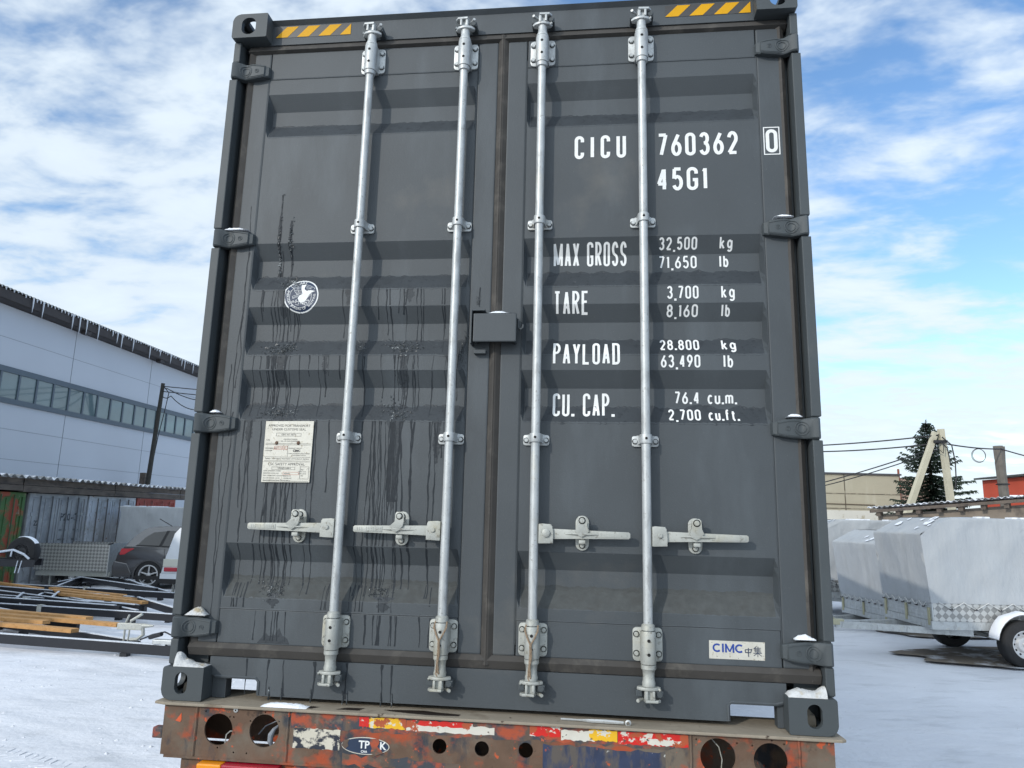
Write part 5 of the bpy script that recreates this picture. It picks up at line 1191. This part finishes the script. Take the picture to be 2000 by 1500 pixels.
mb.tube([lc(-4.68, 7.17, .27), lc(-4.66, 7.17, .16), lc(-4.74, 7.17, .10), lc(-4.84, 7.17, .09)], .025, 8).tube([lc(-4.68, 7.17, .28), lc(-4.52, 7.17, .285)], [.035, .012], 8).tube([lc(-4.86, 7.16, .34), lc(-4.70, 7.16, .44)], .02, 8)
mb.build('coupling', ZINC_D, f1)
mb = MB().box(*(sum(([a, b] for a, b in zip(lc(-4.35, 6.90, .09), lc(-3.9, 7.0, .15))), [])), .01); mb.build('tow_head', ZINC, f1)
MB().tube([lc(-4.6, 7.02, .12), lc(-4.4, 6.98, .20), lc(-4.2, 6.94, .25), lc(-4.05, 6.92, .20), lc(-3.98, 6.9, .10)], .011, 6).tube([lc(-4.45, 7.0, .16), lc(-4.25, 6.95, .22)], .03, 8).build('brake_cable', BLKSTEEL, f1)
frame('black trailer frame second from the front, timber lying across it', [((-5.6, 9.64), (-12.6, 11.35)), ((-6.6, 10.05), (-11.6, 13.4)), ((-9.6, 10.75), (-10.7, 12.7))], .22, .115, [(-8.9, 10.45), (-11.1, 11.0)])
frame('black trailer frame third from the front, tip beside the dark car wheel', [((-7.5, 12.85), (-16.5, 15.45)), ((-7.9, 13.1), (-11.46, 16.48)), ((-11.5, 14.15), (-12.4, 15.9)), ((-11.46, 16.50), (-15.6, 18.1))], .24, .12, [(-10.4, 13.7), (-13.4, 17.2)])
frame('black trailer frame farthest back, in front of the checker plate trailer', [((-8.6, 13.7), (-12.9, 16.6)), ((-12.9, 16.6), (-17.5, 19.6)), ((-12.1, 14.9), (-13.0, 17.9)), ((-9.3, 14.3), (-13.2, 18.4))], .26, .11, [(-14.5, 17.6)])
frame('black trailer frame with a long tow beam behind the second one', [((-5.9, 10.05), (-7.8, 11.75)), ((-7.8, 11.75), (-13.6, 13.9)), ((-9.4, 11.3), (-10.3, 12.7)), ((-6.9, 10.5), (-13.0, 12.4))], .27, .12, [(-9.0, 11.2)])
frame('black trailer frame whose long rails run close behind the planks at the left', [((-7.0, 10.05), (-13.2, 11.9)), ((-7.9, 10.5), (-12.8, 13.0)), ((-9.9, 11.0), (-10.6, 12.0))], .30, .14, [(-9.6, 10.9)])
frame('black trailer frame lowest at the left edge between timbers', [((-6.9, 8.85), (-12.5, 10.25)), ((-7.6, 9.25), (-11.9, 11.6))], .17, .11)
def plank(p, q, zt, label, w=.13, h=.055):
    c = p; o = barp(MB(), p, q, w, h, zt).build('plank', WOOD); mid_ = Vector(((p[0]+q[0])/2, (p[1]+q[1])/2, gz((p[0]+q[0])/2)+zt-h))
    for v in o.data.vertices: v.co -= mid_
    o.location = mid_; tag(o, label, 'timber', 'planks on the trailer frames'); return o
plank((-6.62, 8.72), (-9.3, 9.55), .285, 'shorter tan plank, upper of the pair with black end on the frames')
plank((-5.72, 8.19), (-9.0, 9.18), .275, 'longest tan plank reaching furthest right over the nearest frames')
plank((-7.0, 8.24), (-9.2, 8.85), .285, 'snow topped plank at the left edge above the nearest frame')
plank((-5.98, 7.55), (-8.8, 8.35), .278, 'front plank lying over the nearest black frame')
plank((-7.6, 11.35), (-10.6, 12.85), .29, 'plank with squared end behind the second frame')
plank((-7.1, 10.95), (-9.9, 12.2), .285, 'lower plank beside the second frame beams')
plank((-8.2, 11.9), (-10.9, 13.2), .30, 'short plank lying behind the second frame tip')
plank((-11.0, 13.0), (-13.8, 14.6), .30, 'far plank lying on the third black frame')
# raised frame with a road wheel
fw = thing('wheeled_skeleton', 'black frame with a road wheel raised at the left edge', 'trailer frame', (-10.0, 11.0, gz(-10)), .114)
gz0 = gz(-10)
tyre_wheel(fw, (.10, .0, 1.20), .305, .20, .17, 'y', -1, 0, rimm=mat('dark_rim', (.03, .03, .032), .6))
MB().lathe([(.306, -.07), (.316, -.05), (.316, .05), (.306, .07)], (.10, 0, 1.20), 'y', 20, radians(35), radians(110)).build('snow_on_tyre', SNOW, fw)
mb = MB().box(-1.2, .42, -.16, -.10, .92, 1.06).box(-1.2, .3, .3, .36, .92, 1.06).box(-.9, -.84, -.0999, .2999, .94, 1.04); mb.build('beam', BLKSTEEL, fw)
mb = MB().tube([(-.7, -.17, 1.18), (-.25, -.17, 1.21), (.0, -.17, 1.25), (.22, -.17, 1.17), (.34, -.17, 1.08)], .022, 8).tube([(-.02, -.18, 1.24), (-.03, -.18, 1.12)], .015, 6).tube([(.12, -.17, 1.04), (.09, -.17, .80)], .010, 6).tube([(.20, -.17, 1.04), (.16, -.17, .80)], .010, 6)
mb.build('spring_clamp', FROST, fw)
for x in (-1.15, -.62): MB().box(x, x+.08, .0, .2, 0, .919).build('trestle', BLKSTEEL, fw)

# ------------------------------------------------------------------ right: concrete building, spruce, poles, sheds
CONC = mat('beige_concrete', (.42, .38, .28), .9, var=(.5, .10), blobs=[((.52, .49, .38), .7, .55, .8, 8, (2, 1, .35)), ((.30, .27, .2), 1.6, .62, .75, 7, (2.5, 1, .3))], bump=(9, .2, .02, 7))
cb = thing('concrete_building', 'beige concrete panel building with whitewashed base behind the tarp trailers', 'building', (4.0, 28.0, gz(10)), .12)
H0 = gz(10)
MB().box(0, 10.62, .0, 9, -.2, 3.86).build('wall', CONC, cb)
MB().box(10.6201, 12.0, .15, 9, -.2, 3.78).build('end_wall', mat('pinkish_plaster', (.40, .28, .22), .9, var=(1, .1)), cb)
mb = MB().box(-.05, 10.7, -.08, 9, 3.861, 3.93); mb.build('coping', mat('coping_dark', (.07, .07, .075), .8), cb)
mb = MB().box(0, 10.62, -.014, -.001, 3.04, 3.07).box(0, 10.62, -.014, -.001, 2.42, 2.45)
for x in (2.2, 8.28): mb.box(x-.02, x+.02, -.013, -.001, 1.2, 3.86)
mb.build('panel_joints', mat('joint_dark', (.13, .11, .08), .9, blobs=[((.3, .27, .2), 3, .5, .6, 6)]), cb)
MB().box(0, 10.62, -.02, -.0145, -.2, 2.36).build('whitewash', mat('whitewash', (.62, .60, .53), .9, var=(.8, .1), blobs=[((.42, .38, .28), 2.2, .56, .66, 8), ((.36, .33, .27), 9, .64, .70, 5)]), cb)
MB().tube([(7.4, -.03, 2.62), (9.5, -.03, 2.60)], .02, 6).build('pipe', mat('rusty_pipe', (.12, .09, .06), .8), cb)
MB().tube([(10.66, .08, .0), (10.66, .08, 4.15)], .045, 8).build('downpipe', mat('rust_red', (.25, .08, .05), .8), cb)
def spruce(loc, H, R, label):
    t = thing('spruce_tree', label, 'spruce', loc); rn = random.Random(12)
    MB().tube([(0, 0, 0), (.02, 0, H*.5), (0, 0, H)], [.14, .08, .012], 8).build('trunk', mat('spruce_bark', (.07, .05, .04), .9), t)
    mb = MB(); z = .5
    while z < H-.08:
        u = 1-z/H; rad = R*(u**.85)*rn.uniform(.72, 1.12)+.05; nb = max(5, int(5+9*u)); a0 = rn.uniform(0, 6)
        for k in range(nb):
            a = a0+2*pi*k/nb+rn.uniform(-.25, .25); L = rad*rn.uniform(.65, 1.12); dx, dy = cos(a), sin(a); m_ = max(4, int(L/.065)); up = .10 if u < .35 else -.05
            for q in range(m_):
                f = (q+.6)/m_; r_ = L*f; zz = z+L*(up*f*2-.28*f+.30*f*f)+rn.uniform(-.02, .02); px_, py_ = dx*r_, dy*r_
                wd = (.10+.17*(1-f))*min(1, .45+L*.5)
                for sg in (-1, 1):
                    for _ in range(2):
                        tx, ty = px_-dy*sg*wd*rn.uniform(.6, 1.2)+dx*.09, py_+dx*sg*wd*rn.uniform(.6, 1.2)+dy*.09; tz = zz-rn.uniform(.0, .12)
                        s_ = .034; mb.faces([(px_-dx*s_, py_-dy*s_, zz), (px_+dx*s_, py_+dy*s_, zz+.012), (tx, ty, tz)], [(0, 1, 2)])
                mb.faces([(px_, py_, zz), (px_+dx*.05-dy*.02, py_+dy*.05+dx*.02, zz-.02), (px_+rn.uniform(-.03, .03), py_+rn.uniform(-.03, .03), zz-.14*rn.uniform(.4, 1))], [(0, 1, 2)])
        z += .08+.095*u
    for k in range(40):
        a = rn.uniform(0, 6.28); zz = H-rn.uniform(0, .35); r_ = .14*(H-zz)/.35+.05; mb.faces([(0, 0, zz), (0, .01, zz+.02), (r_*cos(a), r_*sin(a), zz+.04)], [(0, 1, 2)])
    mb.build('crown', mat('spruce_needles', (.034, .052, .036), .8, spec=.2, var=(1.2, .4), blobs=[((.075, .068, .045), 2.5, .55, .75, 6)]), t, recalc=False); return t
spruce((14.0, 25.2,   .25), 5.6, 2.5, 'dark spruce tree behind the A shaped concrete pole')
POLEC = mat('pale_concrete', (.52, .48, .36), .85, var=(3, .1), bump=(25, .2, .005, 6))
ap = thing('concrete_pole', 'pale A shaped concrete pole with cables at its top before the spruce', 'utility pole', (12.0, 20.7, .2))
def leg(mb, a, b, w0, w1):
    a, b = Vector(a), Vector(b); d = (b-a).normalized(); s1 = Vector((1, .11, 0)).normalized(); s1 = (s1-d*s1.dot(d)).normalized(); s2 = d.cross(s1); V = []
    for c, w in ((a, w0), (b, w1)): V += [tuple(c+s1*w*i+s2*w*j) for i, j in ((-1, -1), (1, -1), (1, 1), (-1, 1))]
    return mb.faces(V, [(0, 1, 2, 3), (4, 5, 6, 7), (0, 1, 5, 4), (1, 2, 6, 5), (2, 3, 7, 6), (3, 0, 4, 7)])
leg(MB(), (-1.45, .45, -.05), (.20, -.12, 4.62), .095, .072).build('leg', POLEC, ap); leg(MB(), (.80, .32, -.05), (.36, -.13, 4.72), .095, .075).build('leg', POLEC, ap)
MB().box(.10, .48, -.25, .0, 4.28, 4.36).tube([(.30, -.3, 4.45), (.55, -.32, 4.2), (.62, -.3, 3.7), (.60, -.3, 3.2), (.55, -.3, 2.9)], .018, 6).tube([(.25, -.3, 4.3), (.42, -.32, 4.1), (.48, -.3, 3.6)], .016, 6).tube([(.1, -.3, 4.15), (.3, -.3, 3.95), (.35, -.3, 4.3)], .015, 6).build('clamp', CABLE, ap)
gp = thing('wooden_pole', 'short dark grey wooden pole leaning before the red building', 'pole', (15.75, 23.7, .25))
MB().tube([(0, 0, 0), (-.50, -.72, 4.42)], [.17, .15], 8).build('post', mat('grey_wood_pole', (.15, .135, .115), .9, var=(5, .2), bump=(20, .4, .01, 6, (1, 1, .2))), gp)
MB().tube([(-.33, -.62, 4.42), (-.30, -.40, 2.4)], .10, 8).build('splice_post', mat('grey_wood_pole_b', (.18, .16, .13), .9, var=(5, .2)), gp)
MB().tube([(-.36+.19*cos(a*pi/6), -.52+.19*sin(a*pi/6), 3.15) for a in range(12)], .02, 5, closed=True).build('wire_binding', CABLE, gp)
cable('upper cable from the container side to the A shaped pole', [(-19.40, 29.6, 7.85), (9.32, 22.30, 4.55), (12.25, 20.5, 4.72)], .022, .03)
cable('long cable over the A shaped pole to the leaning wooden pole', [(-19.45, 29.62, 7.6), (9.32, 22.33, 4.34), (12.3, 20.5, 4.48), (15.25, 22.8, 4.55), (19, 26, 4.4)], .022, .05)
cable('lower sagging cable left of the spruce', [(4, 29.5, 3.1), (9.97, 24.6, 3.42), (12.2, 20.5, 4.35)], .02, .04)
cable('lowest cable left of the spruce', [(4, 29.6, 2.9), (9.99, 24.7, 3.30), (12.2, 20.52, 4.25)], .018, .06)
cl_ = MB()
for k, (r_, z) in enumerate(((.20, 0), (.212, .01))): cl_.tube([(r_*cos(a*pi/14), .04*k, z+r_*1.05*sin(a*pi/14)-r_) for a in range(28)], .009, 5, closed=True)
o = cl_.build('cable_coil', CABLE); o.location = (14.08, 21.9, 4.44); tag(o, 'coil of spare cable hanging on the line right of the A shaped pole', 'cable coil')
REDW = mat('red_painted_wall', (.50, .075, .035), .75, var=(1, .1))
rb_ = thing('red_building', 'red painted building with dark roof edge at the right', 'building', (19.5, 25.6, .3), .08)
MB().box(0, 9, 0, 6, -.2, 3.75).build('wall', REDW, rb_)
MB().box(.0, .25, -.03, -.001, -.2, 3.7).box(.26, 9, -.03, -.001, 3.3, 3.7).build('wall_trim', mat('dark_red', (.22, .04, .03), .8), rb_)
MB().prism([(-.25, 3.76), (9.3, 4.55), (9.3, 4.62), (-.25, 3.84)], 'y', -.35, 6.2).build('roof', ROOFM, rb_)
MB().prism([(-.15, 3.852), (9.2, 4.62), (9.2, 4.66), (-.15, 3.872)], 'y', -.25, 6.0).build('snow_cover', SNOW, rb_)
rsd = thing('lean_to_shed', 'low shed with wavy sheet roof and dark eaves behind the tarp trailers', 'shed', (9.55, 18.55, gz(10)), math.atan2(-2.3, 2.83))
g0 = gz(10)
# local x along the eave, y away from the camera
mb = MB(); P = []; n = 0; Lx = 6.2; st_ = .14
k = 0
while k*st_/8 < Lx:
    x = k*st_/8; w = .022*sin(2*pi*x/st_); s_ = x*.085
    P += [(x-.15, -.30, 2.24+w+s_), (x-.15, 1.9, 2.21+w+s_), (x-.15, 1.9, 2.198+w+s_), (x-.15, -.30, 2.228+w+s_)]; k += 1
mb.faces(P, [(4*i+j, 4*i+4+j, 4*i+4+(j+1) % 4, 4*i+(j+1) % 4) for i in range(k-1) for j in range(4)]); mb.build('roof', SLATE, rsd, smooth=True)
MB().prism([(.02, -.1), (6.0, -.1), (6.0, 2.56), (.02, 2.04)], 'y', .0, 1.8).build('wall', mat('shed_plaster', (.23, .19, .15), .9, var=(1.5, .2), blobs=[((.12, .10, .085), 2.5, .55, .7, 7)]), rsd)
mb = MB()
for k in range(12): x = .05+k*.5; mb.box(x, x+.11, -.22, -.001, 2.0+x*.082, 2.13+x*.082)
mb.prism([(-.1, 2.09), (6.0, 2.60), (6.0, 2.68), (-.1, 2.17)], 'y', -.27, -.221); mb.build('eaves', BEAMW, rsd)
mb = MB()
for k in range(7): x = 3.2+k*.42; mb.box(x, x+random.uniform(.25, .4), -.28, .5, 2.25+x*.085, 2.29+x*.085, .015)
mb.build('snow_on_roof', SNOW, rsd)
